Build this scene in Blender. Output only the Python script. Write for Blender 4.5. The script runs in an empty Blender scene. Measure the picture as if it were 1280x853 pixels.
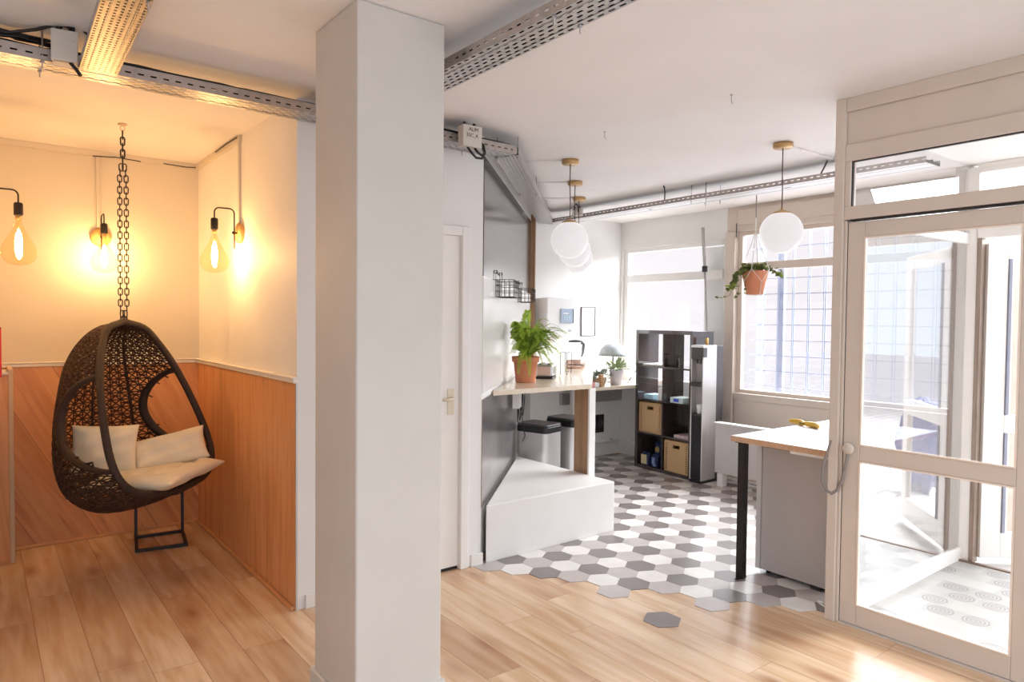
import bpy, math, random
from math import pi, sin, cos, radians as R
from mathutils import Vector, Matrix
SC = bpy.context.scene
COL = SC.collection
rnd = random.Random(7)

# ------------------------------------------------------------------ helpers
class G:
    """collects shapes, links them as one mesh object"""
    def __init__(s): s.v=[]; s.f=[]; s.m=[]; s.sm=[]
    def add(s, vs, fs, m=0, smooth=False):
        o=len(s.v); s.v+= [tuple(x) for x in vs]
        for f in fs: s.f.append(tuple(i+o for i in f)); s.m.append(m); s.sm.append(smooth)
        return s
    def box(s,x0,x1,y0,y1,z0,z1,m=0):
        vs=[(x,y,z) for z in (z0,z1) for y in (y0,y1) for x in (x0,x1)]
        return s.add(vs,[(0,2,3,1),(4,5,7,6),(0,1,5,4),(2,6,7,3),(0,4,6,2),(1,3,7,5)],m)
    def obox(s,c,sz,rz=0,ry=0,rx=0,m=0):
        M=Matrix.Translation(c)@Matrix.Rotation(rz,4,'Z')@Matrix.Rotation(ry,4,'Y')@Matrix.Rotation(rx,4,'X')
        a,b,d=[q/2 for q in sz]
        vs=[M@Vector((x,y,z)) for z in (-d,d) for y in (-b,b) for x in (-a,a)]
        return s.add(vs,[(0,2,3,1),(4,5,7,6),(0,1,5,4),(2,6,7,3),(0,4,6,2),(1,3,7,5)],m)
    def prism(s,poly,z0,z1,m=0):
        n=len(poly); vs=[(p[0],p[1],z0) for p in poly]+[(p[0],p[1],z1) for p in poly]
        a=sum(poly[i][0]*poly[(i+1)%n][1]-poly[(i+1)%n][0]*poly[i][1] for i in range(n))
        fs=[tuple(range(n))[::-1],tuple(range(n,2*n))]+[(i,(i+1)%n,n+(i+1)%n,n+i) for i in range(n)]
        if a<0: fs=[f[::-1] for f in fs]
        return s.add(vs,fs,m)
    def tube(s,pts,r,n=8,m=0,closed=False,smooth=True):
        P=[Vector(p) for p in pts]; k=len(P); rs=r if isinstance(r,(list,tuple)) else [r]*k
        vs=[]; prev=None
        for i in range(k):
            a=P[(i-1)%k] if (closed or i>0) else P[i]; b=P[(i+1)%k] if (closed or i<k-1) else P[i]
            t=(b-a); t=t.normalized() if t.length>1e-9 else Vector((0,0,1))
            if prev is None:
                u=t.orthogonal().normalized()
            else:
                u=prev-t*prev.dot(t)
                u=u.normalized() if u.length>1e-6 else t.orthogonal().normalized()
            prev=u; w=t.cross(u)
            for j in range(n):
                q=2*pi*j/n; vs.append(P[i]+(u*cos(q)+w*sin(q))*rs[i])
        fs=[]
        for i in range(k if closed else k-1):
            for j in range(n):
                a=i*n+j; b=i*n+(j+1)%n; c=((i+1)%k)*n+(j+1)%n; d=((i+1)%k)*n+j
                fs.append((a,b,c,d))
        if not closed: fs+=[tuple(range(n))[::-1],tuple(range((k-1)*n,k*n))]
        return s.add(vs,fs,m,smooth)
    def lathe(s,prof,c=(0,0,0),n=32,m=0,smooth=True):
        vs=[];k=len(prof)
        for r,z in prof:
            for j in range(n):
                q=2*pi*j/n; vs.append((c[0]+max(r,1e-4)*cos(q),c[1]+max(r,1e-4)*sin(q),c[2]+z))
        fs=[(i*n+j,i*n+(j+1)%n,(i+1)*n+(j+1)%n,(i+1)*n+j) for i in range(k-1) for j in range(n)]
        fs+=[tuple(range(n))[::-1],tuple(range((k-1)*n,k*n))]
        return s.add(vs,fs,m,smooth)
    def sphere(s,c,r,n=24,sc=(1,1,1),m=0):
        prof=[(sin(pi*i/n*1.0),-cos(pi*i/n)) for i in range(n+1)]
        vs=[];N=n*2
        for a,b in prof:
            for j in range(N):
                q=2*pi*j/N; vs.append((c[0]+max(a,1e-3)*r*sc[0]*cos(q),c[1]+max(a,1e-3)*r*sc[1]*sin(q),c[2]+b*r*sc[2]))
        fs=[(i*N+j,i*N+(j+1)%N,(i+1)*N+(j+1)%N,(i+1)*N+j) for i in range(n) for j in range(N)]
        fs+=[tuple(range(N))[::-1],tuple(range(n*N,(n+1)*N))]
        return s.add(vs,fs,m,True)
    def xf(s,M): s.v=[tuple(M@Vector(p)) for p in s.v]; return s

ROOT={}
def put(g,name,mats,parent=None,bevel=0,subd=0,world=True,label=None,cat=None,group=None,kind=None):
    if not isinstance(mats,(list,tuple)): mats=[mats]
    vs=g.v; loc=None
    if parent is not None:
        if world:
            Mi=ROOT[parent.name].inverted(); vs=[tuple(Mi@Vector(p)) for p in vs]
    else:
        xs=[p[0] for p in vs]; ys=[p[1] for p in vs]; zs=[p[2] for p in vs]
        loc=((min(xs)+max(xs))/2,(min(ys)+max(ys))/2,min(zs))
        vs=[(p[0]-loc[0],p[1]-loc[1],p[2]-loc[2]) for p in vs]
    me=bpy.data.meshes.new(name); me.from_pydata(vs,[],g.f)
    for m in mats: me.materials.append(m)
    me.polygons.foreach_set('material_index',g.m); me.polygons.foreach_set('use_smooth',g.sm); me.update()
    o=bpy.data.objects.new(name,me); COL.objects.link(o)
    if parent is not None: o.parent=parent; ROOT[o.name]=ROOT[parent.name]
    else: o.location=loc; ROOT[o.name]=Matrix.Translation(loc)
    if bevel:
        b=o.modifiers.new('bevel','BEVEL'); b.width=bevel; b.segments=2; b.limit_method='ANGLE'; b.angle_limit=R(40)
    if subd:
        b=o.modifiers.new('sub','SUBSURF'); b.levels=subd; b.render_levels=subd
    for k,val in (('label',label),('category',cat),('group',group),('kind',kind)):
        if val: o[k]=val
    return o
def struct(g,name,mats,bevel=0): return put(g,name,mats,bevel=bevel,kind='structure')
def thing(name,label,cat,loc=(0,0,0),rz=0,group=None,kind=None):
    o=bpy.data.objects.new(name,None); COL.objects.link(o); o.location=loc; o.rotation_euler=(0,0,rz)
    o.empty_display_size=.05
    if label: o['label']=label
    if cat: o['category']=cat
    if group: o['group']=group
    if kind: o['kind']=kind
    ROOT[o.name]=Matrix.Translation(loc)@Matrix.Rotation(rz,4,'Z')
    return o
def dup(root,loc,rz=None,label=None):
    def cp(o,par):
        c=o.copy(); COL.objects.link(c)
        if par is not None: c.parent=par
        for ch in [x for x in ALL if x.parent==o]: cp(ch,c)
        return c
    ALL=list(COL.objects)
    r=cp(root,None); r.location=loc
    if rz is not None: r.rotation_euler=(0,0,rz)
    if label: r['label']=label
    return r

# ------------------------------------------------------------------ materials
def lin(c): 
    return tuple(((x/255)/12.92 if x/255<=.04045 else (((x/255)+.055)/1.055)**2.4) for x in c)+(1,)
def nm(name):
    m=bpy.data.materials.new(name); m.use_nodes=True; nt=m.node_tree
    return m,nt,nt.nodes['Principled BSDF'],nt.nodes['Material Output']
def N(nt,t,**k):
    n=nt.nodes.new(t)
    for a,b in k.items():
        if a.startswith('i_'): n.inputs[a[2:].replace('_',' ')].default_value=b
        else: setattr(n,a,b)
    return n
def math_(nt,op,a,b=None,c=None):
    n=nt.nodes.new('ShaderNodeMath'); n.operation=op
    for i,x in enumerate((a,b,c)):
        if x is None: continue
        if isinstance(x,(int,float)): n.inputs[i].default_value=x
        else: nt.links.new(x,n.inputs[i])
    return n.outputs[0]
def mix(nt,f,a,b):
    n=nt.nodes.new('ShaderNodeMix'); n.data_type='RGBA'
    for i,x in ((0,f),(6,a),(7,b)):
        if isinstance(x,(int,float,tuple)): n.inputs[i].default_value=x
        else: nt.links.new(x,n.inputs[i])
    return n.outputs[2]
def ramp(nt,f,stops):
    n=nt.nodes.new('ShaderNodeValToRGB'); e=n.color_ramp.elements
    while len(e)<len(stops): e.new(.5)
    for i,(p,c) in enumerate(stops): e[i].position=p; e[i].color=c
    nt.links.new(f,n.inputs[0]); return n.outputs[0]
def coords(nt,scale=(1,1,1),rot=(0,0,0),kind='Object',loc=(0,0,0)):
    tc=nt.nodes.new('ShaderNodeTexCoord'); mp=nt.nodes.new('ShaderNodeMapping')
    mp.inputs['Scale'].default_value=scale; mp.inputs['Rotation'].default_value=rot; mp.inputs['Location'].default_value=loc
    nt.links.new(tc.outputs[kind],mp.inputs[0]); return mp.outputs[0]
def pm(name,c,rough=.5,metal=0,var=.0,vs=8,bump=0,bs=60,spec=.5,emit=None,es=0,coat=0,aniso=0,stretch=(1,1,1)):
    m,nt,b,o=nm(name); c=lin(c) if max(c)>1.01 else tuple(c)+(1,)
    b.inputs['Base Color'].default_value=c; b.inputs['Roughness'].default_value=rough; b.inputs['Metallic'].default_value=metal
    b.inputs['Specular IOR Level'].default_value=spec; b.inputs['Coat Weight'].default_value=coat
    if aniso: b.inputs['Anisotropic'].default_value=aniso
    v=coords(nt,stretch)
    if var:
        n=N(nt,'ShaderNodeTexNoise',i_Scale=vs,i_Detail=5.0); nt.links.new(v,n.inputs['Vector'])
        d=tuple(x*(1-var) for x in c[:3])+(1,); l=tuple(min(1,x*(1+var*.6)) for x in c[:3])+(1,)
        nt.links.new(ramp(nt,n.outputs[0],[(.3,d),(.7,l)]),b.inputs['Base Color'])
    if bump:
        n=N(nt,'ShaderNodeTexNoise',i_Scale=bs,i_Detail=4.0); nt.links.new(v,n.inputs['Vector'])
        bp=N(nt,'ShaderNodeBump',i_Strength=bump,i_Distance=.01); nt.links.new(n.outputs[0],bp.inputs['Height']); nt.links.new(bp.outputs[0],b.inputs['Normal'])
    if emit: b.inputs['Emission Color'].default_value=lin(emit); b.inputs['Emission Strength'].default_value=es
    return m
def glass(name,tint=(1,1,1),base=.0,k=1.0,rough=0.0):
    m,nt,b,o=nm(name); nt.nodes.remove(b)
    t=N(nt,'ShaderNodeBsdfTransparent'); t.inputs[0].default_value=tuple(tint)+(1,)
    g=N(nt,'ShaderNodeBsdfGlossy'); g.inputs['Roughness'].default_value=rough
    ge=N(nt,'ShaderNodeNewGeometry'); vd=N(nt,'ShaderNodeVectorMath',operation='DOT_PRODUCT')
    nt.links.new(ge.outputs['Normal'],vd.inputs[0]); nt.links.new(ge.outputs['Incoming'],vd.inputs[1])
    c=math_(nt,'SUBTRACT',1.0,math_(nt,'ABSOLUTE',vd.outputs['Value']))
    f=math_(nt,'MULTIPLY_ADD',math_(nt,'POWER',c,5.0),.96,.04)
    f=math_(nt,'MINIMUM',math_(nt,'MULTIPLY_ADD',f,k,base),1.0)
    mx=N(nt,'ShaderNodeMixShader'); nt.links.new(f,mx.inputs[0]); nt.links.new(t.outputs[0],mx.inputs[1]); nt.links.new(g.outputs[0],mx.inputs[2])
    nt.links.new(mx.outputs[0],o.inputs[0]); return m
def perf(name,c,pu,pv,lu,lv,axes=(0,1),stag=0,voff=0,rough=.35,metal=.85,seam=None):
    m,nt,b,o=nm(name); b.inputs['Base Color'].default_value=lin(c); b.inputs['Roughness'].default_value=rough; b.inputs['Metallic'].default_value=metal
    tc=N(nt,'ShaderNodeTexCoord'); sp=N(nt,'ShaderNodeSeparateXYZ'); nt.links.new(tc.outputs['Object'],sp.inputs[0])
    U=math_(nt,'DIVIDE',sp.outputs[axes[0]],pu); V=math_(nt,'MULTIPLY_ADD',sp.outputs[axes[1]],1/pv,voff)
    if stag:
        fl=math_(nt,'FLOOR',V); U=math_(nt,'ADD',U,math_(nt,'MULTIPLY',fl,stag))
    a=math_(nt,'LESS_THAN',math_(nt,'ABSOLUTE',math_(nt,'SUBTRACT',math_(nt,'FRACT',U),.5)),lu/pu/2)
    d=math_(nt,'LESS_THAN',math_(nt,'ABSOLUTE',math_(nt,'SUBTRACT',math_(nt,'FRACT',V),.5)),lv/pv/2)
    h=math_(nt,'MULTIPLY',a,d)
    n=N(nt,'ShaderNodeTexNoise',i_Scale=30.0); nt.links.new(tc.outputs['Object'],n.inputs['Vector'])
    cc=lin(c); nt.links.new(ramp(nt,n.outputs[0],[(.3,tuple(x*.8 for x in cc[:3])+(1,)),(.7,cc)]),b.inputs['Base Color'])
    t=N(nt,'ShaderNodeBsdfTransparent'); mx=N(nt,'ShaderNodeMixShader')
    nt.links.new(h,mx.inputs[0]); nt.links.new(b.outputs[0],mx.inputs[1]); nt.links.new(t.outputs[0],mx.inputs[2]); nt.links.new(mx.outputs[0],o.inputs[0])
    return m
def wood(name,dark,light,scale=(1,1,1),rot=(0,0,0),rough=.45,nsc=6,contrast=1,bump=.02):
    m,nt,b,o=nm(name); b.inputs['Roughness'].default_value=rough
    v=coords(nt,scale,rot)
    n=N(nt,'ShaderNodeTexNoise',i_Scale=float(nsc),i_Detail=8.0,i_Roughness=.6); n.inputs['Distortion'].default_value=.6
    nt.links.new(v,n.inputs['Vector'])
    nt.links.new(ramp(nt,n.outputs[0],[(.25,lin(dark)),(.75,lin(light))]),b.inputs['Base Color'])
    return m

white_paint=pm('white_paint',(236,233,230),.6,var=.03,vs=3,bump=.03,bs=90)
pillar_paint=pm('pillar_paint',(208,201,194),.55,var=.035,vs=4,bump=.05,bs=50)
cream_paint=pm('cream_paint',(214,204,190),.7,var=.02,vs=3)
ceil_paint=pm('ceiling_paint',(240,234,231),.7,var=.035,vs=1.6,bump=.05,bs=40)
frame_paint=pm('beige_frame_paint',(218,203,190),.45,var=.03,vs=5)
frame_white=pm('white_frame_paint',(238,234,230),.4,var=.02,vs=6)
trim_white=pm('white_trim',(236,230,224),.4)
door_paint=pm('door_paint',(244,240,235),.4,var=.02)
black_line=pm('black_gasket_and_gap',(40,32,30),.6)
black_metal=pm('black_metal',(38,30,30),.4,metal=.3)
galv=pm('galvanised_steel',(190,186,186),.35,metal=.85,var=.15,vs=30)
steel=pm('brushed_steel',(212,208,208),.3,metal=.7,var=.06,vs=3,stretch=(60,60,1))
cable_mat=pm('black_cable',(28,24,26),.5)
cable_grey=pm('grey_cable',(120,115,112),.5)
brass=pm('aged_brass',(196,160,112),.35,metal=.6)
terracotta=pm('terracotta',(218,140,104),.8,var=.1,vs=14)
soil=pm('potting_soil',(50,36,28),.95,var=.4,vs=60,bump=.4,bs=80)
espresso=pm('espresso_wood',(62,48,47),.16,var=.12,vs=5,stretch=(1,1,14),spec=.9,coat=.8)
cloth=pm('cream_cotton',(240,226,200),.85,var=.03,vs=12,bump=.15,bs=90)
rattan=pm('dark_rattan',(66,40,30),.6,var=.25,vs=50,bump=.3,bs=160)
rattan_bd=pm('dark_rattan_binding',(52,34,28),.6,var=.2,vs=50,bump=.5,bs=140)
white_gloss=pm('white_laminate',(240,236,234),.3)
grey_lam=pm('grey_enamel',(186,178,174),.4,var=.02)
oak_edge=wood('oak_edge',(196,152,118),(216,176,142),(1,14,14),nsc=3)
counter_top_m=wood('pale_birch_top',(216,196,172),(236,222,204),(3,3,3),nsc=3,rough=.18)
brown_wood=wood('brown_timber',(140,104,74),(178,138,100),(12,12,1),nsc=3)
weathered=wood('weathered_timber',(112,92,80),(168,148,134),(30,30,1.2),nsc=3)
dark_plastic=pm('dark_grey_plastic',(72,66,68),.4)
black_plastic=pm('black_plastic',(30,27,28),.35)
paper=pm('white_paper',(240,238,236),.8)
def leafy(name,c,var,vs):
    m=pm(name,c,.5,var=var,vs=vs); nt=m.node_tree; b=nt.nodes['Principled BSDF']; o=nt.nodes['Material Output']
    t=N(nt,'ShaderNodeBsdfTranslucent'); src=b.inputs['Base Color'].links[0].from_socket; nt.links.new(src,t.inputs[0])
    mx=N(nt,'ShaderNodeMixShader'); mx.inputs[0].default_value=.4; nt.links.new(b.outputs[0],mx.inputs[1]); nt.links.new(t.outputs[0],mx.inputs[2]); nt.links.new(mx.outputs[0],o.inputs[0]); return m
leafm=leafy('fern_leaf',(184,208,84),.3,9)
leafd=leafy('fern_leaf_dark',(144,176,70),.3,9)
ivym=leafy('ivy_leaf',(112,120,66),.35,14)
ivyl=leafy('ivy_leaf_light',(160,176,84),.25,14)
cordm=pm('white_cotton_cord',(240,234,226),.9)
win_glass=glass('window_glass',base=.0,k=.9)
part_glass=glass('partition_glass',base=.30,k=1.6)
amber_glass=glass('amber_bulb_glass',tint=(1,.94,.80),base=.0,k=.6)
clear_glass=glass('clear_glass',base=.04,k=1.0)
mirror_grey=pm('dark_gloss_panel',(118,112,112),.14,metal=.75,var=.25,vs=1.3,stretch=(1,1,3))
splash_white=pm('white_gloss_panel',(236,232,230),.25)
steel_panel=pm('brushed_steel_panel',(196,190,190),.25,metal=.85,var=.3,vs=2.2,stretch=(1,1,2.2))
rubber=pm('grey_rubber',(150,140,134),.7)

# wood plank floor
def floor_mat():
    m,nt,b,o=nm('oak_plank_floor')
    tc=N(nt,'ShaderNodeTexCoord'); sp=N(nt,'ShaderNodeSeparateXYZ'); nt.links.new(tc.outputs['Object'],sp.inputs[0])
    W,L=.192,1.28
    row=math_(nt,'FLOOR',math_(nt,'DIVIDE',sp.outputs[0],W))
    wn=N(nt,'ShaderNodeTexWhiteNoise',noise_dimensions='1D'); nt.links.new(row,wn.inputs['W'])
    yy=math_(nt,'ADD',math_(nt,'DIVIDE',sp.outputs[1],L),math_(nt,'MULTIPLY',wn.outputs[0],5.3))
    colm=math_(nt,'FLOOR',yy)
    pid=math_(nt,'ADD',math_(nt,'MULTIPLY',row,17.13),math_(nt,'MULTIPLY',colm,3.77))
    w2=N(nt,'ShaderNodeTexWhiteNoise',noise_dimensions='1D'); nt.links.new(pid,w2.inputs['W'])
    cb=N(nt,'ShaderNodeCombineXYZ'); nt.links.new(math_(nt,'MULTIPLY',sp.outputs[0],13),cb.inputs[0])
    nt.links.new(math_(nt,'MULTIPLY',sp.outputs[1],1.3),cb.inputs[1]); nt.links.new(math_(nt,'MULTIPLY',w2.outputs[0],60),cb.inputs[2])
    n=N(nt,'ShaderNodeTexNoise',i_Scale=1.5,i_Detail=6.0,i_Roughness=.5); n.inputs['Distortion'].default_value=.25
    nt.links.new(cb.outputs[0],n.inputs['Vector'])
    c1=ramp(nt,n.outputs[0],[(.3,lin((206,168,130))),(.7,lin((236,210,180)))])
    c2=ramp(nt,w2.outputs[0],[(0,lin((222,206,194))),(1,lin((255,253,250)))])
    mm=N(nt,'ShaderNodeMix',data_type='RGBA',blend_type='MULTIPLY'); mm.inputs[0].default_value=.95
    nt.links.new(c1,mm.inputs[6]); nt.links.new(c2,mm.inputs[7])
    # knots
    cb2=N(nt,'ShaderNodeCombineXYZ'); nt.links.new(math_(nt,'MULTIPLY',sp.outputs[0],5.2),cb2.inputs[0]); nt.links.new(math_(nt,'MULTIPLY',sp.outputs[1],1.9),cb2.inputs[1]); nt.links.new(w2.outputs[0],cb2.inputs[2])
    vo=N(nt,'ShaderNodeTexVoronoi',i_Scale=.9); nt.links.new(cb2.outputs[0],vo.inputs['Vector'])
    k=math_(nt,'MULTIPLY',math_(nt,'LESS_THAN',vo.outputs['Distance'],.34),math_(nt,'SUBTRACT',1.0,math_(nt,'DIVIDE',vo.outputs['Distance'],.34)))
    k=math_(nt,'MULTIPLY',math_(nt,'POWER',k,1.6),math_(nt,'MULTIPLY_ADD',n.outputs[0],2.6,-.3))
    k=math_(nt,'MINIMUM',math_(nt,'MAXIMUM',k,0.0),.75)
    c3=mix(nt,k,mm.outputs[2],lin((150,92,60)))
    gx=math_(nt,'ABSOLUTE',math_(nt,'SUBTRACT',math_(nt,'FRACT',math_(nt,'DIVIDE',sp.outputs[0],W)),.5))
    gy=math_(nt,'ABSOLUTE',math_(nt,'SUBTRACT',math_(nt,'FRACT',yy),.5))
    g=math_(nt,'MAXIMUM',math_(nt,'GREATER_THAN',gx,.5-.0016/W),math_(nt,'GREATER_THAN',gy,.5-.0012/L))
    c4=mix(nt,math_(nt,'MULTIPLY',g,.6),c3,lin((120,80,56)))
    nt.links.new(c4,b.inputs['Base Color']); b.inputs['Roughness'].default_value=.27
    bp=N(nt,'ShaderNodeBump',i_Strength=.25,i_Distance=.002); nt.links.new(math_(nt,'SUBTRACT',1.0,g),bp.inputs['Height']); nt.links.new(bp.outputs[0],b.inputs['Normal'])
    return m
def tile_mats():
    out=[]
    for nme,c in (('hex_tile_dark',(126,116,114)),('hex_tile_white',(226,219,214)),('hex_tile_mid',(186,176,172))):
        out.append(pm(nme,c,.3,var=.07,vs=9))
    return out
def cement_tile():
    m,nt,b,o=nm('patterned_cement_tile')
    tc=N(nt,'ShaderNodeTexCoord'); sp=N(nt,'ShaderNodeSeparateXYZ'); nt.links.new(tc.outputs['Object'],sp.inputs[0])
    W=.17;H=.147
    r=math_(nt,'FLOOR',math_(nt,'DIVIDE',sp.outputs[0],H))
    u=math_(nt,'ADD',math_(nt,'DIVIDE',sp.outputs[1],W),math_(nt,'MULTIPLY',math_(nt,'MODULO',r,2.0),.5))
    lu=math_(nt,'SUBTRACT',math_(nt,'FRACT',u),.5); lv=math_(nt,'MULTIPLY',math_(nt,'SUBTRACT',math_(nt,'FRACT',math_(nt,'DIVIDE',sp.outputs[0],H)),.5),.87)
    d=math_(nt,'SQRT',math_(nt,'ADD',math_(nt,'MULTIPLY',lu,lu),math_(nt,'MULTIPLY',lv,lv)))
    rings=math_(nt,'MULTIPLY',math_(nt,'GREATER_THAN',math_(nt,'SINE',math_(nt,'MULTIPLY',d,58)),0.0),math_(nt,'LESS_THAN',d,.4))
    cid=math_(nt,'ADD',math_(nt,'MULTIPLY',math_(nt,'FLOOR',u),5.1),math_(nt,'MULTIPLY',r,9.7))
    w=N(nt,'ShaderNodeTexWhiteNoise',noise_dimensions='1D'); nt.links.new(cid,w.inputs['W'])
    on=math_(nt,'LESS_THAN',w.outputs[0],.45)
    base=ramp(nt,w.outputs[0],[(0,lin((150,146,142))),(.5,lin((158,154,150))),(1,lin((172,168,164)))])
    c=mix(nt,math_(nt,'MULTIPLY',math_(nt,'MULTIPLY',rings,on),.75),base,lin((112,108,106)))
    nt.links.new(c,b.inputs['Base Color']); b.inputs['Roughness'].default_value=.45
    return m
def veneer(name,rot,off=0,boards=0):
    m,nt,b,o=nm(name)
    v=coords(nt,(1,1,1),rot,loc=(off,0,0))
    sp=N(nt,'ShaderNodeSeparateXYZ'); nt.links.new(v,sp.inputs[0])
    # grain runs along rotated Z
    cb=N(nt,'ShaderNodeCombineXYZ'); nt.links.new(math_(nt,'MULTIPLY',sp.outputs[0],9),cb.inputs[0]); nt.links.new(math_(nt,'MULTIPLY',sp.outputs[1],9),cb.inputs[1]); nt.links.new(math_(nt,'MULTIPLY',sp.outputs[2],.7),cb.inputs[2])
    n=N(nt,'ShaderNodeTexNoise',i_Scale=1.6,i_Detail=8.0,i_Roughness=.62); n.inputs['Distortion'].default_value=.9; nt.links.new(cb.outputs[0],n.inputs['Vector'])
    c=ramp(nt,n.outputs[0],[(.25,lin((192,124,80))),(.5,lin((222,160,110))),(.8,lin((236,180,130)))])
    cb3=N(nt,'ShaderNodeCombineXYZ')
    for i,s_ in ((0,22),(1,22),(2,2.4)): nt.links.new(math_(nt,'MULTIPLY',sp.outputs[i],s_),cb3.inputs[i])
    n2=N(nt,'ShaderNodeTexNoise',i_Scale=1.0,i_Detail=3.0); nt.links.new(cb3.outputs[0],n2.inputs['Vector'])
    c=mix(nt,ramp(nt,n2.outputs[0],[(.66,(0,0,0,1)),(.78,(.55,.55,.55,1))]),c,lin((120,62,34)))
    if boards:
        U=math_(nt,'DIVIDE',sp.outputs[0],boards); fr=math_(nt,'FRACT',U)
        w=N(nt,'ShaderNodeTexWhiteNoise',noise_dimensions='1D'); nt.links.new(math_(nt,'FLOOR',U),w.inputs['W'])
        mm=N(nt,'ShaderNodeMix',data_type='RGBA',blend_type='MULTIPLY'); mm.inputs[0].default_value=1
        nt.links.new(c,mm.inputs[6]); nt.links.new(ramp(nt,w.outputs[0],[(0,(.78,.76,.74,1)),(1,(1,1,1,1))]),mm.inputs[7])
        c=mix(nt,math_(nt,'MULTIPLY',math_(nt,'LESS_THAN',fr,.02),.5),mm.outputs[2],lin((120,66,38)))
    nt.links.new(c,b.inputs['Base Color']); b.inputs['Roughness'].default_value=.42
    return m
def wicker(name,c1,c2):
    m,nt,b,o=nm(name); v=coords(nt)
    sp=N(nt,'ShaderNodeSeparateXYZ'); nt.links.new(v,sp.inputs[0])
    s1=math_(nt,'SINE',math_(nt,'MULTIPLY',sp.outputs[2],250)); s2=math_(nt,'SINE',math_(nt,'MULTIPLY',sp.outputs[1],170)); s3=math_(nt,'SINE',math_(nt,'MULTIPLY',sp.outputs[0],170))
    h=math_(nt,'MULTIPLY_ADD',math_(nt,'MULTIPLY',s1,math_(nt,'ADD',s2,s3)),.3,.5)
    nt.links.new(ramp(nt,h,[(.15,lin(c1)),(.6,lin(c2))]),b.inputs['Base Color']); b.inputs['Roughness'].default_value=.7
    bp=N(nt,'ShaderNodeBump',i_Strength=.6,i_Distance=.004); nt.links.new(h,bp.inputs['Height']); nt.links.new(bp.outputs[0],b.inputs['Normal'])
    return m
FLOOR=floor_mat(); TILES=tile_mats(); CEM=cement_tile()
VEN_B=veneer('diagonal_veneer',(0,R(28),0),0,.33); VEN_R=veneer('upright_veneer',(0,0,0),2.3); VEN_L=veneer('low_wall_veneer',(0,R(4),0),5.)

# ================================================================== SETTING
CZ=2.73
struct(G().box(-1.6,3.62,-.6,5.9,-.12,0).box(3.62,6.25,1.8,5.9,-.12,0),'floor',FLOOR)
ex=struct(G().box(-1.6,5.35,-.6,5.9,CZ,CZ+.12).box(5.35,6.25,1.8,5.9,CZ,CZ+.12),'ceiling',ceil_paint)
# walls
struct(G().box(-.75,1.346,5.676,5.9,0,CZ),'wall_back',cream_paint)
struct(G().box(-.08,.02,3.62,5.676,0,CZ),'wall_left',cream_paint)
struct(G().box(-1.6,-.08,3.62,3.72,0,CZ),'wall_unseen_front_left',white_paint)  # unseen wall, added to cut sky light from the left
struct(G().box(-1.7,-1.6,-.6,3.72,0,CZ),'wall_unseen_room_left',white_paint)  # out of view, added to keep sky light off the pillar's left face
g=G().box(1.346,1.62,3.62,5.9,0,CZ)                      # block between alcove and door
g.box(1.62,2.42,3.70,5.9,0,CZ); g.box(1.62,2.42,3.62,3.70,2.13,CZ); g.box(2.42,2.55,3.62,5.9,0,CZ)
g.prism([(2.55,3.62),(4.70,5.77),(4.70,5.9),(2.55,5.9)],0,CZ)
struct(g,'wall_middle',white_paint)
struct(G().box(4.68,6.25,5.75,5.9,0,CZ),'wall_far',white_paint)
# window wall x=6.05..6.2, two window openings
g=G(); X0,X1=6.05,6.20
g.box(X0,X1,5.72,5.9,0,CZ); g.box(X0,X1,4.28,5.72,0,.86); g.box(X0,X1,4.28,5.72,2.42,CZ)
struct(g,'wall_right',white_paint)
g=G(); g.box(X0,X1,1.6,4.28,2.48,CZ); g.box(X0,X1,1.6,4.17,0,.86); g.box(X0-.03,X1,4.17,4.28,0,2.48); g.box(X0,X1,1.6,1.9,.86,2.48)
g.box(X0-.02,X0,1.9,4.15,.10,.80); g.box(X0-.02,X0,1.9,4.15,2.54,2.70)
struct(g,'wall_window_side',frame_paint,bevel=.006)
# window 1
w=thing('window_1',None,None,(6.12,5.0,.86),kind='structure')
g=G(); a,b=6.08,6.14
g.box(a,b,4.28,4.34,.86,2.42).box(a,b,5.66,5.72,.86,2.42).box(a,b,4.34,5.66,.86,.92).box(a,b,4.34,5.66,2.37,2.42).box(a-.02,b,4.34,5.66,2.02,2.11)
put(g,'window_frame',frame_white,w,bevel=.004)
put(G().box(6.105,6.111,4.34,5.66,.92,2.02).box(6.105,6.111,4.34,5.66,2.11,2.37),'pane',win_glass,w)
put(G().box(6.14,6.145,4.34,4.62,.92,2.36),'blind',pm('frosted_film',(236,234,232),.8),w)
w=thing('window_2',None,None,(6.12,3.0,.86),kind='structure')
g=G(); g.box(a,b,4.12,4.17,.86,2.48).box(a,b,1.9,1.95,.86,2.48).box(a,b,1.95,4.12,.86,.90).box(a,b,1.95,4.12,2.44,2.48).box(a-.02,b,1.95,4.12,2.09,2.165)
put(g,'window_frame',frame_paint,w,bevel=.004)
put(G().box(6.02,6.06,1.9,4.16,.80,.865),'window_sill',frame_paint,w,bevel=.004)
put(G().box(6.105,6.111,1.95,4.12,.90,2.09).box(6.105,6.111,1.95,4.12,2.165,2.44),'pane',win_glass,w)
# security grille outside window 2
gr=thing('security_grille','pale blue-grey wire security grille outside the window behind the hanging ivy','grille',(6.35,3.0,.5))
g=G()
y=1.95
while y<4.15:
    g.box(6.34,6.348,y-.004,y+.004,.5,2.6); g.box(6.40,6.408,y+.045,y+.053,.5,2.6); y+=.16
z=.62
while z<2.6:
    g.box(6.348,6.356,1.9,4.2,z-.004,z+.004); z+=.155
grm=pm('blue_grey_wire',(150,158,182),.5)
put(g,'wire_mesh',grm,gr)
for yy in (4.10,3.86): put(G().box(6.36,6.40,yy-.03,yy+.03,.0,2.7),'post',pm('pale_blue_post',(168,176,200),.5),gr)

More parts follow.
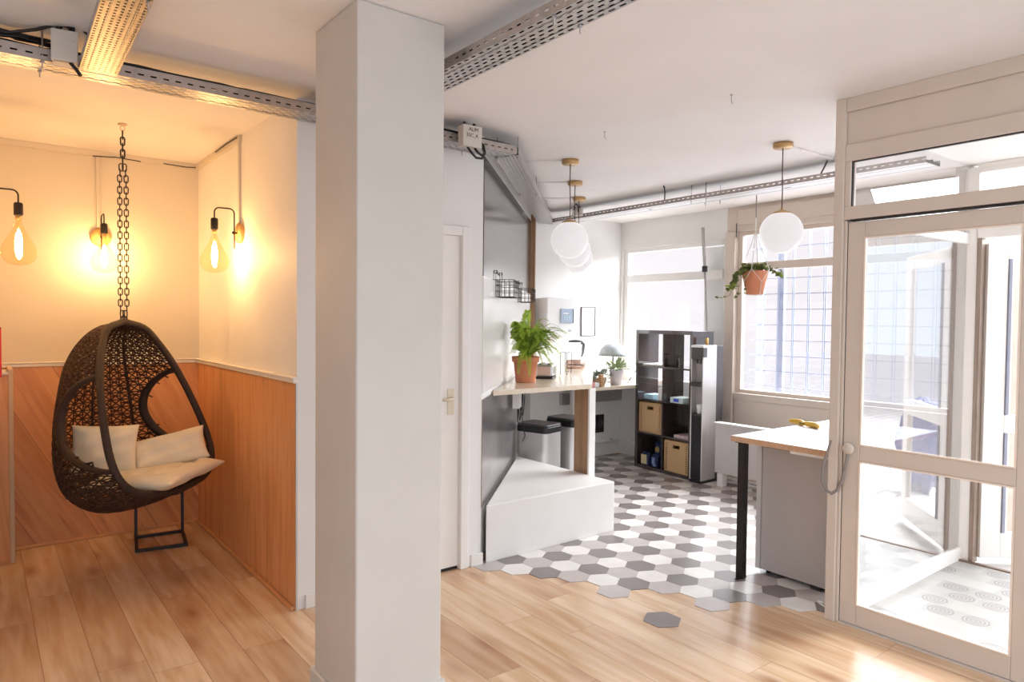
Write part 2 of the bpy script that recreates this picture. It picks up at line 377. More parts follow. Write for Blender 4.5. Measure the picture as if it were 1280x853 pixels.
# --- alcove wainscot and mouldings
struct(G().box(.02,1.334,5.664,5.676,0,1.225),'wall_panel_back',VEN_B)
struct(G().box(1.334,1.346,3.62,5.664,0,1.225),'wall_panel_right',VEN_R)
g=G().box(.02,1.336,5.655,5.676,1.225,1.25).box(.02,1.330,5.645,5.664,1.25,1.258)
struct(g,'trim_1',trim_white,bevel=.004)
g=G().box(1.318,1.346,3.60,5.66,1.225,1.25).box(1.308,1.346,3.60,5.655,1.25,1.258)
struct(g,'trim_2',trim_white,bevel=.004)
bb=pm('oak_beading',(206,150,104),.4)
struct(G().box(.02,1.33,5.645,5.664,0,.022),'baseboard_back',bb,bevel=.006)
struct(G().box(1.312,1.334,3.62,5.645,0,.022),'baseboard_right',bb,bevel=.006)
g=G().box(1.39,1.60,3.604,3.62,0,.075); g.box(2.47,2.56,3.604,3.62,0,.075)
struct(g,'baseboard_middle',trim_white,bevel=.003)
struct(G().box(1.338,1.348,3.608,3.622,0,1.26),'trim_3',pm('aluminium_angle',(214,210,206),.4,metal=.4))
# pillar
struct(G().box(1.10,1.472,2.36,2.757,0,CZ),'wall_pillar',pillar_paint,bevel=.008)
struct(G().box(1.085,1.487,2.345,2.772,0,.115),'baseboard_pillar',pillar_paint,bevel=.006)
# low partition at left with posts
lp=thing('low_partition','low veneered partition with pale edge post at the left of the alcove','partition',(.09,5.5,0))
put(G().box(.02,.150,5.372,5.40,.02,1.20),'panel',VEN_L,lp)
put(G().box(.150,.176,5.365,5.655,0,1.235),'edge_post',pm('aluminium_strip',(206,178,150),.45),lp,bevel=.003)
put(G().box(.02,.150,5.36,5.655,1.20,1.215),'top_rail',trim_white,lp)
put(G().box(.02,.150,5.36,5.372,0,.022),'skirting',bb,lp)
rs=thing('red_sign','flat red board hung on the low partition at the left edge','sign',(.07,5.35,1.18))
put(G().box(.022,.118,5.340,5.354,1.185,1.49),'board',pm('red_board',(214,30,42),.45),rs,bevel=.003)
put(G().box(.022,.118,5.338,5.356,1.486,1.496),'edge',pm('red_board_edge',(150,40,36),.5),rs)

# white interior door
d=thing('door_1',None,None,(2.02,3.66,0),kind='structure')
put(G().box(1.66,2.385,3.635,3.675,.02,2.09),'door_leaf',door_paint,d,bevel=.003)
g=G().box(2.385,2.445,3.60,3.66,0,2.15).box(1.60,1.66,3.60,3.66,0,2.15).box(1.66,2.385,3.60,3.66,2.09,2.15)
put(g,'door_frame',frame_white,d,bevel=.006)
put(G().box(1.66,2.385,3.64,3.67,0,.018),'floor_gap_shade',black_line,d)  # black strip stands in for the shade under the leaf
g=G().box(2.30,2.345,3.628,3.635,.98,1.14)
g.tube([(2.322,3.63,1.08),(2.322,3.595,1.08),(2.245,3.59,1.08)],.009,10)
put(g,'door_handle',pm('pale_brass',(226,212,190),.35,metal=.3),d)

# diagonal wall cladding: thin panels on the wall y=x+1.07
def diag(u,off,z):   # u along the wall from its near corner, off towards the room
    s=math.sqrt(.5); return (2.55+u*s+off*s, 3.62+u*s-off*s, z)
def dpanel(u0,u1,o0,o1,z0,z1,g=None):
    g=g or G(); vs=[diag(u,o,z) for z in (z0,z1) for o in (o0,o1) for u in (u0,u1)]
    return g.add(vs,[(0,2,3,1),(4,5,7,6),(0,1,5,4),(2,6,7,3),(0,4,6,2),(1,3,7,5)][::1])
struct(dpanel(0,3.0,0,.006,1.85,CZ-.12),'wall_cladding_upper',mirror_grey)
struct(dpanel(0,3.0,0,.007,1.10,1.85),'wall_cladding_middle',splash_white)
struct(dpanel(0,3.0,0,.006,.36,1.06),'wall_cladding_lower',steel_panel)
struct(dpanel(2.90,2.99,.006,.05,1.06,CZ-.05),'trim_4',brown_wood)
# white triangular plinth
pl=put(G().prism([(2.58,3.605),(3.76,3.605),(3.76,4.785)],0,.375),'corner_plinth',pm('white_plaster',(233,228,224),.55,var=.03,vs=4,bump=.05,bs=40),
    bevel=.008,label='white plastered triangular plinth in front of the steel bins',cat='plinth')

# hexagonal tiles: m,n lattice
def hexes():
    z0=complex(4.16061,3.20365); w=complex(.31498854,.02526652)
    e=complex(cos(pi/6),sin(pi/6)); A=w*e; B=w*e.conjugate(); u=(A+B)/3; v=(2*A-B)/3
    p=abs(u); ang=math.atan2(u.imag,u.real); g=G(); rr=p/math.sqrt(3)-.0008
    def one(c,k,ang=ang,top=.003):
        vs=[(c.real+rr*cos(ang+pi/6+i*pi/3),c.imag+rr*sin(ang+pi/6+i*pi/3)) for i in range(6)]
        g.add([(x,y,-.004) for x,y in vs]+[(x,y,top) for x,y in vs],[(6,7,8,9,10,11)]+[(i,(i+1)%6,6+(i+1)%6,6+i) for i in range(6)],k)
    for m in range(-40,40):
        for n in range(-40,40):
            if m+n<-7 and (m,n) not in ((-6,-2),(-3,-5)): continue
            c=z0+m*u+n*v; x,y=c.real,c.imag
            if x<2.4 or x>6.0 or y>5.72 or y<1.78: continue
            if m+n<-7 or True:
                if x<2.5 and y>3.55: continue
                if y>x+1.02 : continue
                one(c,(0,1,2)[(m-n)%3])
    one(complex(2.843,2.369),0,ang=R(1.0))
    return g
ho=struct(hexes(),'floor',TILES)

# glazed entrance (plane x=3.59)
DX=3.565; DX2=3.615
ent=thing('door_2',None,None,(3.59,1.36,0),kind='structure')
g=G().box(3.572,3.608,1.712,1.797,.012,2.09).box(3.572,3.608,.925,1.035,.012,2.09).box(3.572,3.608,1.035,1.712,.012,.117).box(3.572,3.608,1.035,1.712,2.01,2.09).box(3.572,3.608,1.035,1.712,.866,.945)
put(g,'door_leaf',frame_paint,ent,bevel=.004)
g=G()
for z0,z1 in ((.117,.866),(.945,2.01)):
    g.box(3.568,3.576,1.035,1.043,z0,z1).box(3.568,3.576,1.704,1.712,z0,z1).box(3.568,3.576,1.043,1.704,z0,z0+.008).box(3.568,3.576,1.043,1.704,z1-.008,z1)
put(g,'glazing_bead',pm('cream_bead',(246,228,212),.4),ent)
put(G().box(3.588,3.593,1.035,1.712,.117,.866).box(3.588,3.593,1.035,1.712,.945,2.01),'pane',win_glass,ent)
g=G().box(3.566,3.60,.92,1.802,.0,.011); put(g,'threshold_strip',pm('alu_strip',(226,222,218),.35,metal=.5),ent)
kn=put(G().lathe([(.0,-.012),(.026,-.012),(.030,0),(.026,.012),(.0,.014)],n=24).xf(Matrix.Translation((3.548,1.757,.925))@Matrix.Rotation(-pi/2,4,'Y')),'pull_knob',frame_paint,ent)
g=G().tube([(3.545,1.757,.92),(3.55,1.765,.86),(3.552,1.785,.76),(3.552,1.81,.70),(3.552,1.84,.675),(3.552,1.87,.69),(3.552,1.892,.73),(3.552,1.893,.79),(3.552,1.88,.85),(3.553,1.865,.90),(3.556,1.850,.955)],.0085,10)
put(g,'pull_strap',rubber,ent)
# frame around
fr=struct(G().box(3.55,3.63,1.815,1.865,0,CZ).box(3.565,3.63,1.80,1.815,0,2.10)
    .box(3.56,3.62,.80,1.815,2.105,2.172).box(3.56,3.62,.80,1.815,2.405,2.49)
    .box(3.575,3.605,.80,1.815,2.49,2.66).box(3.56,3.62,.80,1.815,2.66,CZ)
    .box(3.56,3.62,1.785,1.815,2.172,2.405).box(3.56,3.62,.80,.92,0,2.105).box(3.56,3.62,.80,.92,2.172,2.405),'trim_5',frame_paint,bevel=.004)
struct(G().box(3.562,3.61,.92,1.785,2.096,2.104).box(3.572,3.59,1.780,1.786,2.172,2.405).box(3.572,3.59,.92,1.786,2.400,2.406).box(3.575,3.60,1.798,1.803,.01,2.10),'trim_6',black_line)
struct(G().box(3.588,3.592,.92,1.785,2.172,2.405),'window_3',win_glass)
struct(G().box(3.56,3.64,-.6,.80,0,CZ),'wall_entrance_side',frame_paint)
# airlock partition along y=1.80
PX=5.20
g=G().box(3.63,PX,1.795,1.835,.0,.085).box(3.63,PX,1.795,1.835,2.10,2.17).box(3.63,3.66,1.795,1.835,.085,2.10).box(PX-.02,PX+.045,1.75,1.835,0,2.6)
struct(g,'trim_7',frame_white,bevel=.004)
struct(G().box(3.66,PX-.02,1.812,1.818,.085,2.10),'window_4',part_glass)
struct(G().box(3.63,PX,1.812,1.818,2.17,2.62),'window_5',win_glass)
struct(G().box(3.63,6.2,1.80,1.83,2.62,CZ).box(5.2,6.2,1.80,1.9,0,2.62),'wall_airlock_side',frame_white)
struct(G().box(3.64,5.35,-.6,1.80,2.62,2.72),'ceiling',white_paint)
struct(G().box(3.63,5.14,-.6,1.80,-.12,.004),'floor',CEM)
struct(G().box(5.14,5.17,-.6,1.80,-.12,.012),'trim_8',pm('bronze_threshold',(120,98,86),.4,metal=.4))
# outer transom
g=G().box(5.18,5.24,-.6,1.76,2.135,2.21).box(5.18,5.24,-.6,1.76,2.56,2.62).box(5.18,5.24,-.6,.0,0,2.2)
for yy in (1.70,1.55,1.40,1.32): g.box(5.18,5.20,yy-.006,yy+.006,2.21,2.26)
struct(g,'trim_9',frame_white,bevel=.003)
struct(G().box(5.205,5.211,-.6,1.76,2.21,2.56),'window_6',win_glass)
struct(G().box(5.175,5.25,1.725,1.752,.0,2.135),'trim_10',weathered)
# outer open leaf, hinged at the post, swung outwards
def outer_leaf(loc,rz,name):
    o=thing(name,None,None,loc,rz,kind='structure')
    W=.84
    g=G().box(0,.115,-.02,.02,.03,2.10).box(W-.1,W,-.02,.02,.03,2.10).box(.115,W-.1,-.02,.02,.03,.20).box(.115,W-.1,-.02,.02,2.0,2.10).box(.115,W-.1,-.02,.02,.86,.98)
    put(g,'door_leaf',frame_white,o,bevel=.004,world=False)
    put(G().box(.115,W-.1,-.003,.003,.20,.86).box(.115,W-.1,-.003,.003,.98,2.0),'pane',win_glass,o,world=False)
    put(G().box(.118,.135,-.03,.03,.2,.86).box(.118,.135,-.03,.03,.98,2.0),'seal_strip',pm('blue_grey_seal',(150,154,172),.5),o,world=False)
    put(G().box(-.02,0,-.03,.02,.03,2.10),'hinge_stile',frame_white,o,world=False)
    return o
outer_leaf((5.262,1.712,0),R(-41),'door_3')
outer_leaf((5.275,.02,0),R(25),'door_4')
# pavement and street
def paving():
    m,nt,b,o=nm('pale_paving'); v=coords(nt)
    br=N(nt,'ShaderNodeTexBrick',i_Scale=1.0); br.inputs['Brick Width'].default_value=.32; br.inputs['Row Height'].default_value=.18; br.inputs['Mortar Size'].default_value=.008
    br.inputs['Color1'].default_value=lin((196,192,192)); br.inputs['Color2'].default_value=lin((184,180,181)); br.inputs['Mortar'].default_value=lin((112,108,112)); nt.links.new(v,br.inputs['Vector'])
    nt.links.new(br.outputs[0],b.inputs['Base Color']); b.inputs['Roughness'].default_value=.8; return m
struct(G().box(5.17,6.6,-3,1.80,-.14,-.012),'floor',pm('pale_concrete_step',(196,192,190),.7,var=.05,vs=4))
struct(G().box(5.17,40,-30,30,-.3,-.145),'ground',paving())

# ================================================================== LIGHT / CAMERA
WORLD=(232,227,231); SKY=2.3; BACK=1.55
w=bpy.data.worlds.new('world'); SC.world=w; w.use_nodes=True
bg=w.node_tree.nodes['Background']; bg.inputs[0].default_value=lin(WORLD); 
wt=w.node_tree; tc=N(wt,'ShaderNodeTexCoord'); sp=N(wt,'ShaderNodeSeparateXYZ'); wt.links.new(tc.outputs['Generated'],sp.inputs[0])
# overcast sky: pale at the horizon, brighter overhead
mr=N(wt,'ShaderNodeMapRange',interpolation_type='SMOOTHSTEP'); wt.links.new(sp.outputs[2],mr.inputs[0])
for i,v_ in ((1,.12),(2,.55),(3,1.25),(4,SKY)): mr.inputs[i].default_value=v_
# sky behind the viewer is boosted as added fill light for the foreground
m2=N(wt,'ShaderNodeMapRange',interpolation_type='SMOOTHSTEP'); wt.links.new(sp.outputs[1],m2.inputs[0])
for i,v_ in ((1,.0),(2,-.5),(3,1.0),(4,BACK)): m2.inputs[i].default_value=v_
wt.links.new(math_(wt,'MULTIPLY',mr.outputs[0],m2.outputs[0]),bg.inputs[1])
m3=N(wt,'ShaderNodeMapRange'); wt.links.new(sp.outputs[1],m3.inputs[0])
for i,v_ in ((1,.0),(2,-.4),(3,0.0),(4,1.0)): m3.inputs[i].default_value=v_
wt.links.new(mix(wt,m3.outputs[0],lin(WORLD),(.70,.775,.86,1)),bg.inputs[0])

yaw,pit,rol=0.65663,0.029793,0.0096908
rt=Vector((0.79218396,-0.61020549,0.00968662)); up=Vector((0.01050854,0.02950901,0.99950927)); fw=Vector((0.61019189,0.79169343,-0.02978893))
cam=bpy.data.cameras.new('camera'); co=bpy.data.objects.new('camera',cam); COL.objects.link(co); SC.camera=co
M=Matrix((( rt.x,up.x,-fw.x,0),(rt.y,up.y,-fw.y,0),(rt.z,up.z,-fw.z,1.57),(0,0,0,1)))
co.matrix_world=M; cam.sensor_width=36; cam.sensor_fit='HORIZONTAL'; cam.lens=867.64/1280*36; cam.clip_start=.05
SC.view_settings.view_transform='Standard'; SC.view_settings.look='None'; SC.view_settings.gamma=1; SC.view_settings.exposure=0.0
def area(name,loc,size,power,color,target):
    l=bpy.data.lights.new(name,'AREA'); l.shape='RECTANGLE'; l.size=size[0]; l.size_y=size[1]; l.energy=power; l.color=color
    o=bpy.data.objects.new(name,l); COL.objects.link(o); o.location=loc
    o.rotation_euler=(Vector(target)-Vector(loc)).to_track_quat('-Z','Y').to_euler(); return o

area('daylight_over_street',(10.5,2.6,5.2),(9,5),4300,(.90,.96,1.0),(5.6,2.6,1.0))
# ================================================================== CEILING TRAYS
def tray(name,label,p0,p1,wd,zb,hh,mb,ms,cables=2,fill=True,rods=(),seed=1,caboff=0.03):
    p0=Vector((p0[0],p0[1],zb)); p1=Vector((p1[0],p1[1],zb)); L=(p1-p0).length; rz=math.atan2(p1.y-p0.y,p1.x-p0.x)
    t=thing(name,label,'cable tray',p0,rz,'galvanised trays under the ceiling')
    t_=.0015
    put(G().box(0,L,-wd/2,wd/2,0,t_),'tray_base',mb,t,world=False)
    for s in (-1,1):
        y=s*wd/2
        put(G().box(0,L,y-.001,y+.001,0,hh).box(0,L,y-.001 if s<0 else y-.010,y+.010 if s<0 else y+.001,hh-.0015,hh),'side_rail',ms,t,world=False)
    g=G()
    for k in (-.28,.28): g.box(0,L,k*wd-.0015,k*wd+.0015,-.0018,0)
    put(g,'rib',galv,t,world=False)
    r=random.Random(seed)
    if fill:  # packed cable layer added so the tray holes read dark
        k=int((wd-.012)/.016)
        for c in range(k):
            yy=-wd/2+.014+(wd-.028)*c/(k-1)
            put(G().tube([(L*i/12,yy+r.uniform(-.001,.001),.0115+r.uniform(0,.003)) for i in range(13)],.0085,6),'cable',cable_mat,t,world=False)
    for c in range(cables):
        yy=-wd/2+.02+(wd-.04)*(c+.5)/cables; pts=[]
        n=int(L/.12)+2
        for i in range(n+1):
            x=L*i/n; pts.append((x,yy+r.uniform(-.012,.012),.012+caboff+.02*abs(sin(x*2.3+c*1.7))+r.uniform(0,.008)))
        put(G().tube(pts,r.uniform(.006,.010),6),'cable',cable_mat,t,world=False)
    for x in rods:
        for s in (-1,1):
            put(G().tube([(x,s*(wd/2-.012),-.03),(x,s*(wd/2-.012),CZ-zb-.001)],.003,6).lathe([(0,0),(.008,0),(.008,.006),(0,.006)],c=(x,s*(wd/2-.012),-.008),n=6,smooth=False),'hanging_rod',galv,t,world=False)
    return t
slotB=perf('slotted_tray_base',(206,202,202),.05,.0245,.028,.010,stag=.5)
slotS=perf('slotted_tray_side',(196,188,184),.05,.045,.024,.007,axes=(0,2))
dotB=perf('dotted_tray_base',(214,206,196),.026,.0195,.012,.0095,stag=0,voff=.5)
dotD=perf('punched_tray_base',(214,210,210),.022,.0235,.0115,.0095,stag=0)
plainS=perf('pressed_tray_side',(200,194,192),.06,.045,.018,.006,axes=(0,2))
tray('cable_tray','slotted steel tray running along the front of the alcove ceiling',(-1.4,3.47),(2.66,3.50),.155,2.6,.05,slotB,slotS,4,True,(.9,1.05,1.62,2.35+1.4),1)
tray('cable_tray','long warm-lit punched steel tray at top left crossing over the alcove',(.345,.6),(.408,3.36),.135,2.578,.03,dotB,plainS,0,True,(1.9,),2)
tray('cable_tray','slotted steel tray passing above and right of the square pillar',(1.62,.5),(1.605,3.38),.145,2.6,.045,slotB,slotS,2,True,(1.3,),3)
tray('cable_tray','punched steel tray running diagonally above the white counter',(2.63,3.49),(4.80,5.66),.155,2.6,.05,dotD,plainS,2,True,(.06,1.3),4)
tray('cable_tray','long slotted steel tray crossing in front of the windows',(4.895,5.66),(4.895,1.92),.215,2.6,.04,pm('pale_tray_base',(232,230,230),.4,metal=.3),slotS,1,True,(1.9,2.05),5,caboff=-.008)
# loose cable ends by the window tray
for pts,lab in (([(4.80,4.05,2.645),(4.72,3.98,2.68),(4.62,3.90,2.70),(4.56,3.86,2.705)],'short black cable tail sticking out above the window tray'),
                ([(4.80,2.62,2.645),(4.77,2.58,2.68),(4.75,2.55,2.715)],'short black cable tail rising to the ceiling near the glazed door frame')):
    put(G().tube(pts,.006,6),'cable_tail',cable_mat,label=lab,cat='cable')
tA=[o for o in COL.objects if o.name=='cable_tray'][0]
for k in range(6):
    r_=random.Random(40+k); put(G().tube([(i*.14,r_.uniform(-.05,.03),.055+.012*k+.02*sin(i*1.1+k)+r_.uniform(0,.01)) for i in range(13)],r_.uniform(.006,.009),6),'cable',cable_mat,tA,world=False)
# junction boxes
def jbox(label,x,y,z,sx,sy,sz,rz=0,wires=()):
    t=thing('junction_box',label,'junction box',(x,y,z),rz)
    put(G().box(-sx/2,sx/2,-sy/2,sy/2,0,sz-.012).box(-sx/2-.003,sx/2+.003,-sy/2-.006,-sy/2+.014,.0,sz-.012),'box',pm('grey_plastic',(206,198,188),.5),t,bevel=.004,world=False)
    for i,wr in enumerate(wires): put(G().tube(wr,.007,8),'cable',cable_mat,t,world=False)
    for k in (-.3,.25): put(G().lathe([(0,0),(.009,0),(.009,.02),(0,.02)],c=(k*sx,0,sz-.012),n=10),'cable_gland',black_plastic,t,world=False)
    return t
jb=jbox('pale junction box with handwriting clipped to the ceiling tray right of the pillar',2.262,3.355,2.562,.125,.055,.135,0,
   [[(-.02,-.01,0),(-.01,-.03,-.03),(.02,-.04,-.06),(.07,-.03,-.055),(.11,0,-.01),(.12,.03,.04),(.12,.08,.075)],[(.03,-.01,0),(.04,-.03,-.025),(.07,-.03,-.04),(.10,-.01,-.01),(.11,.03,.03),(.115,.07,.07)]])
def text(s,size,loc,rot,mat_,name,parent,ext=.0004):
    cu=bpy.data.curves.new(name,'FONT'); cu.body=s; cu.size=size; cu.extrude=ext; cu.offset=0
    o=bpy.data.objects.new('t_',cu); COL.objects.link(o)
    dg=bpy.context.evaluated_depsgraph_get(); me=bpy.data.meshes.new_from_object(o.evaluated_get(dg)); COL.objects.unlink(o); bpy.data.objects.remove(o)
    me.name=name; me.materials.clear(); me.materials.append(mat_)
    q=bpy.data.objects.new(name,me); COL.objects.link(q); q.parent=parent; q.location=loc; q.rotation_euler=rot; ROOT[q.name]=ROOT[parent.name]; return q
text('ALIM',.030,(-.028,-.0345,.090),(R(90),0,0),black_line,'handwriting',jb)
text('ESC_A',.028,(-.042,-.0345,.056),(R(90),0,0),black_line,'handwriting',jb)
jbox('grey junction box clipped to the tray at top left beside the punched tray',.292,3.345,2.585,.085,.07,.135,R(-8),
   [[(-.3,.06,.12),(-.2,.05,.10),(-.1,.04,.13),(-.02,0,.155),(.03,-.02,.14),(.03,-.035,.08)],[(-.03,.0,.12),(0,.0,.165),(.05,.0,.16),(.08,.02,.14)],[(.02,-.02,.0),(.04,-.05,-.03),(.055,-.06,-.055)]])
jbox('small grey junction box at the far corner where two trays meet',4.72,5.08,2.61,.09,.06,.085,R(-60),
   [[(-.02,-.04,.05),(-.02,-.05,.09),(.0,-.05,.11),(.02,-.045,.08),(.02,-.04,.03)]])

# ================================================================== WALL TRUNKING
tr=thing('wall_trunking','cream cable trunking along the alcove ceiling line with two drops','trunking',(.68,5.66,2.1))
g=G().box(.02,1.345,5.655,5.676,2.69,CZ-.001); put(g,'trunking_run',cream_paint,tr,bevel=.002)
g=G().box(1.325,1.346,4.58,5.655,2.69,CZ-.001); put(g,'trunking_run',cream_paint,tr,bevel=.002)
put(G().box(.672,.692,5.662,5.676,2.19,2.69),'trunking_drop',cream_paint,tr)
put(G().box(1.333,1.346,4.60,4.622,2.17,2.69),'trunking_drop',cream_paint,tr)
for P_ in ([(.65,5.655,2.688),(.8,5.652,2.70),(.95,5.653,2.692)],[(1.1,5.653,2.70),(1.25,5.652,2.695),(1.32,5.645,2.70)],[(1.32,5.1,2.715),(1.32,4.8,2.72),(1.32,4.6,2.715)]): put(G().tube(P_,.0035,6),'cable',cable_mat,tr)

# ================================================================== SCONCES
def sconce(label,loc,rz):
    # local: wall behind at x=0, arm reaches towards +x
    t=thing('wall_sconce',label,'wall lamp',loc,rz,'bare bulb sconces in the alcove')
    put(G().lathe([(0,0),(.062,0),(.066,.006),(.062,.026),(0,.028)],n=32).xf(Matrix.Rotation(pi/2,4,'Y')),'backplate',pm('pale_beech',(214,164,104),.45) if 'pale_beech' not in bpy.data.materials else bpy.data.materials['pale_beech'],t,world=False)
    g=G().tube([(.02,0,0),(.05,0,0)],.006,8)
    P=[(.045,0,-.10),(.045,0,.0),(.045,0,.12)]
    for i in range(1,7): q=i/6*pi/2; P.append((.045+.03*(1-cos(q)),0,.12+.03*sin(q)))
    P.append((.135,0,.15))
    for i in range(1,7): q=i/6*pi/2; P.append((.135+.03*sin(q),0,.12+.03*cos(q)))
    P.append((.165,0,.07)); g.tube(P,.0045,10)
    g.sphere((.05,0,0),.010,8)
    put(g,'arm',black_metal,t,world=False)
    put(G().lathe([(0,.0),(.020,0),(.022,.004),(.022,.062),(.018,.07),(0,.072)],c=(.165,0,.012),n=24),'socket',black_metal,t,world=False)
    prof=[(.013,.012),(.014,-.01),(.018,-.03),(.030,-.065),(.050,-.105),(.073,-.145),(.085,-.18),(.084,-.205),(.070,-.235),(.045,-.252),(.015,-.258),(.001,-.259)]
    b=put(G().lathe(prof[::-1],c=(.165,0,0),n=40),'bulb',amber_glass,t,world=False)
    put(G().lathe([(.0135,-.012),(.0155,.0),(.0155,.012),(.0135,.014)],c=(.165,0,0),n=20),'bulb_cap',brass,t,world=False)
    f=put(G().lathe([(.001,-.20),(.014,-.195),(.0175,-.17),(.0165,-.12),(.011,-.085),(.001,-.08)],c=(.165,0,0),n=12),'filament',FIL,b,world=False)
    put(G().tube([(.165,0,-.09),(.165,0,0)],.003,6),'filament_stem',pm('glass_stem',(230,200,150),.2),b,world=False)
    return t
FIL=pm('glowing_filament',(255,220,160),.5,emit=(255,205,143),es=305)
sconce('bare bulb sconce on the right alcove wall, nearest the pillar',(1.346,4.59,2.109),pi)
sconce('bare bulb sconce in the middle of the back alcove wall',(.698,5.676,2.127),-pi/2)
sconce('bare bulb sconce at the left edge of the alcove, its plate out of sight',(.02,4.67,2.105),0)

# ================================================================== PENDANTS
OPAL=pm('lit_opal_glass',(120,116,116),.3,emit=(232,226,228),es=.86)
def pendant(label,x,y,dr,clen):
    t=thing('pendant_lamp',label,'pendant lamp',(x,y,2.02),0,'white globe pendants')
    put(G().lathe([(0,CZ-2.02-.032),(.058,CZ-2.02-.032),(.062,CZ-2.02-.026),(.062,CZ-2.02-.001),(0,CZ-2.02-.001)],n=40),'canopy',brass,t,world=False)
    put(G().tube([(0,0,.27),(.004,0,.4),(-.003,0,.55),(0,0,CZ-2.02-.03)],.0035,8),'cord',pm('bronze_cord',(96,76,66),.6) if 'bronze_cord' not in bpy.data.materials else bpy.data.materials['bronze_cord'],t,world=False)
    put(G().lathe([(.0,.30),(.006,.30),(.008,.282),(.035,.274),(.06,.262),(.06,.255),(0,.255)][::-1],n=32),'cap',brass,t,world=False)
    put(G().sphere((0,0,.135),.135,24),'globe',OPAL,t,world=False)
    a=dr; g=G(); c,s=cos(a),sin(a)
    g.obox((c*(.06+clen/2),s*(.06+clen/2),CZ-2.02-.007),(clen,.016,.012),rz=a)
    for k in (.3,.7): g.obox((c*(.06+clen*k),s*(.06+clen*k),CZ-2.02-.007),(.02,.022,.016),rz=a)
    put(g,'ceiling_conduit',ceil_paint,t,world=False)
pendant('white globe pendant above the counter, nearest of the row of three',3.399,3.741,R(135),.40)
pendant('white globe pendant in the row over the counter, the middle one of the three',3.953,4.289,R(135),.40)
pendant('white globe pendant in the row over the counter, furthest back',4.492,4.816,R(135),.36)
pendant('white globe pendant hanging alone beside the ivy and the window',4.131,2.515,0,.55)

# ================================================================== HANGING CHAIR
HC=(.706,4.779); Fv=Vector((.599,-.805,0)).normalized(); Tv=Vector((-Fv.y,Fv.x,0))
def W(s,t,z): return Vector((HC[0],HC[1],0))+Fv*s+Tv*t+Vector((0,0,z))
VS=[0,.08,.18,.3,.42,.55,.66,.76,.86,.93,1]
BS=[0,-.13,-.25,-.335,-.375,-.40,-.385,-.30,-.10,.14,.38]; BZ=[1.54,1.505,1.42,1.28,1.09,.85,.63,.465,.385,.425,.53]
MS=[0,.02,.055,.105,.165,.235,.29,.33,.36,.375,.38]; MZ=[1.54,1.50,1.41,1.28,1.12,.93,.78,.67,.59,.555,.53]
WD=[0,.13,.20,.265,.315,.355,.37,.35,.28,.18,0]
def itp(A,v):
    v=max(0,min(1,v))
    for i in range(len(VS)-1):
        if v<=VS[i+1]: break
    def tan(k):
        if k==0: return (A[1]-A[0])/(VS[1]-VS[0])*1.6
        if k==len(VS)-1: return (A[k]-A[k-1])/(VS[k]-VS[k-1])*1.6
        return (A[k+1]-A[k-1])/(VS[k+1]-VS[k-1])
    h=VS[i+1]-VS[i]; x=(v-VS[i])/h
    return (2*x**3-3*x**2+1)*A[i]+(x**3-2*x**2+x)*h*tan(i)+(-2*x**3+3*x**2)*A[i+1]+(x**3-x**2)*h*tan(i+1)
def S(v,al,off=0):
    c,s=cos(al),sin(al); ms,mz=itp(MS,v),itp(MZ,v)
    cc=abs(c)**.85 if c>0 else -abs(c)
    return W(ms+(itp(BS,v)-ms)*cc, itp(WD,v)*1.04*math.copysign(abs(s)**.9,s), mz+(itp(BZ,v)-mz)*cc)
def amin(v):
    q=(v-.34)/.37
    return 90 if q<=0 or q>=1 else 90-33*sin(pi*q**.85)**.85
ch=thing('hanging_chair','dark woven rattan egg chair hung from the alcove ceiling on a chain','hanging chair',(HC[0],HC[1],.37))
NV,NA=35,22
g=G(); rw=.0052
def seg(a,b,r=rw):
    d=(b-a); 
    if d.length<1e-4: return
    t=d.normalized(); u=t.orthogonal().normalized(); w_=t.cross(u)
    vs=[p+(u*cos(q)+w_*sin(q))*r for p in (a,b) for q in (0,2.094,4.189)]
    g.add(vs,[(0,1,4,3),(1,2,5,4),(2,0,3,5)],0,True)
def inside(v,al): return abs(math.degrees(al))<=amin(v)+1.5
for i in range(NV):
    v0,v1=.02+i/NV*.96,.02+(i+1)/NV*.96
    for j in range(NA):
        a0,a1=-pi/2+pi*j/NA,-pi/2+pi*(j+1)/NA; am=(a0+a1)/2; vm=(v0+v1)/2
        if not inside(vm,am): continue
        c=S(vm,am); q=[S(v0,a0),S(v0,a1),S(v1,a1),S(v1,a0)]
        for p in q: seg(c,p)
        seg(q[0],q[1]); seg(q[0],q[3])
        if (i+j)%2==0: seg(c,(q[0]+q[3])/2); seg(c,(q[1]+q[2])/2)
put(g,'woven_shell',rattan,ch)
ring=[S(v/40,-pi/2) for v in range(0,41)]+[S(1-v/40,pi/2) for v in range(1,40)]
put(G().tube(ring,.021,12,closed=True),'front_frame',rattan_bd,ch)
for s in (-1,1):
    P=[S(.34+.37*k/40,s*R(amin(.34+.37*k/40))) for k in range(41)]
    put(G().tube(P,[.015+.013*sin(pi*k/40) for k in range(41)],10),'side_opening_frame',rattan_bd,ch)
g=G()
for a in (-48,-17,17,48): g.tube([S(v/30,R(a)) for v in range(1,30)],.0065,6)
g.tube([S(.76,R(a)) for a in range(-88,89,8)],.009,8)
put(g,'shell_rib',rattan_bd,ch)
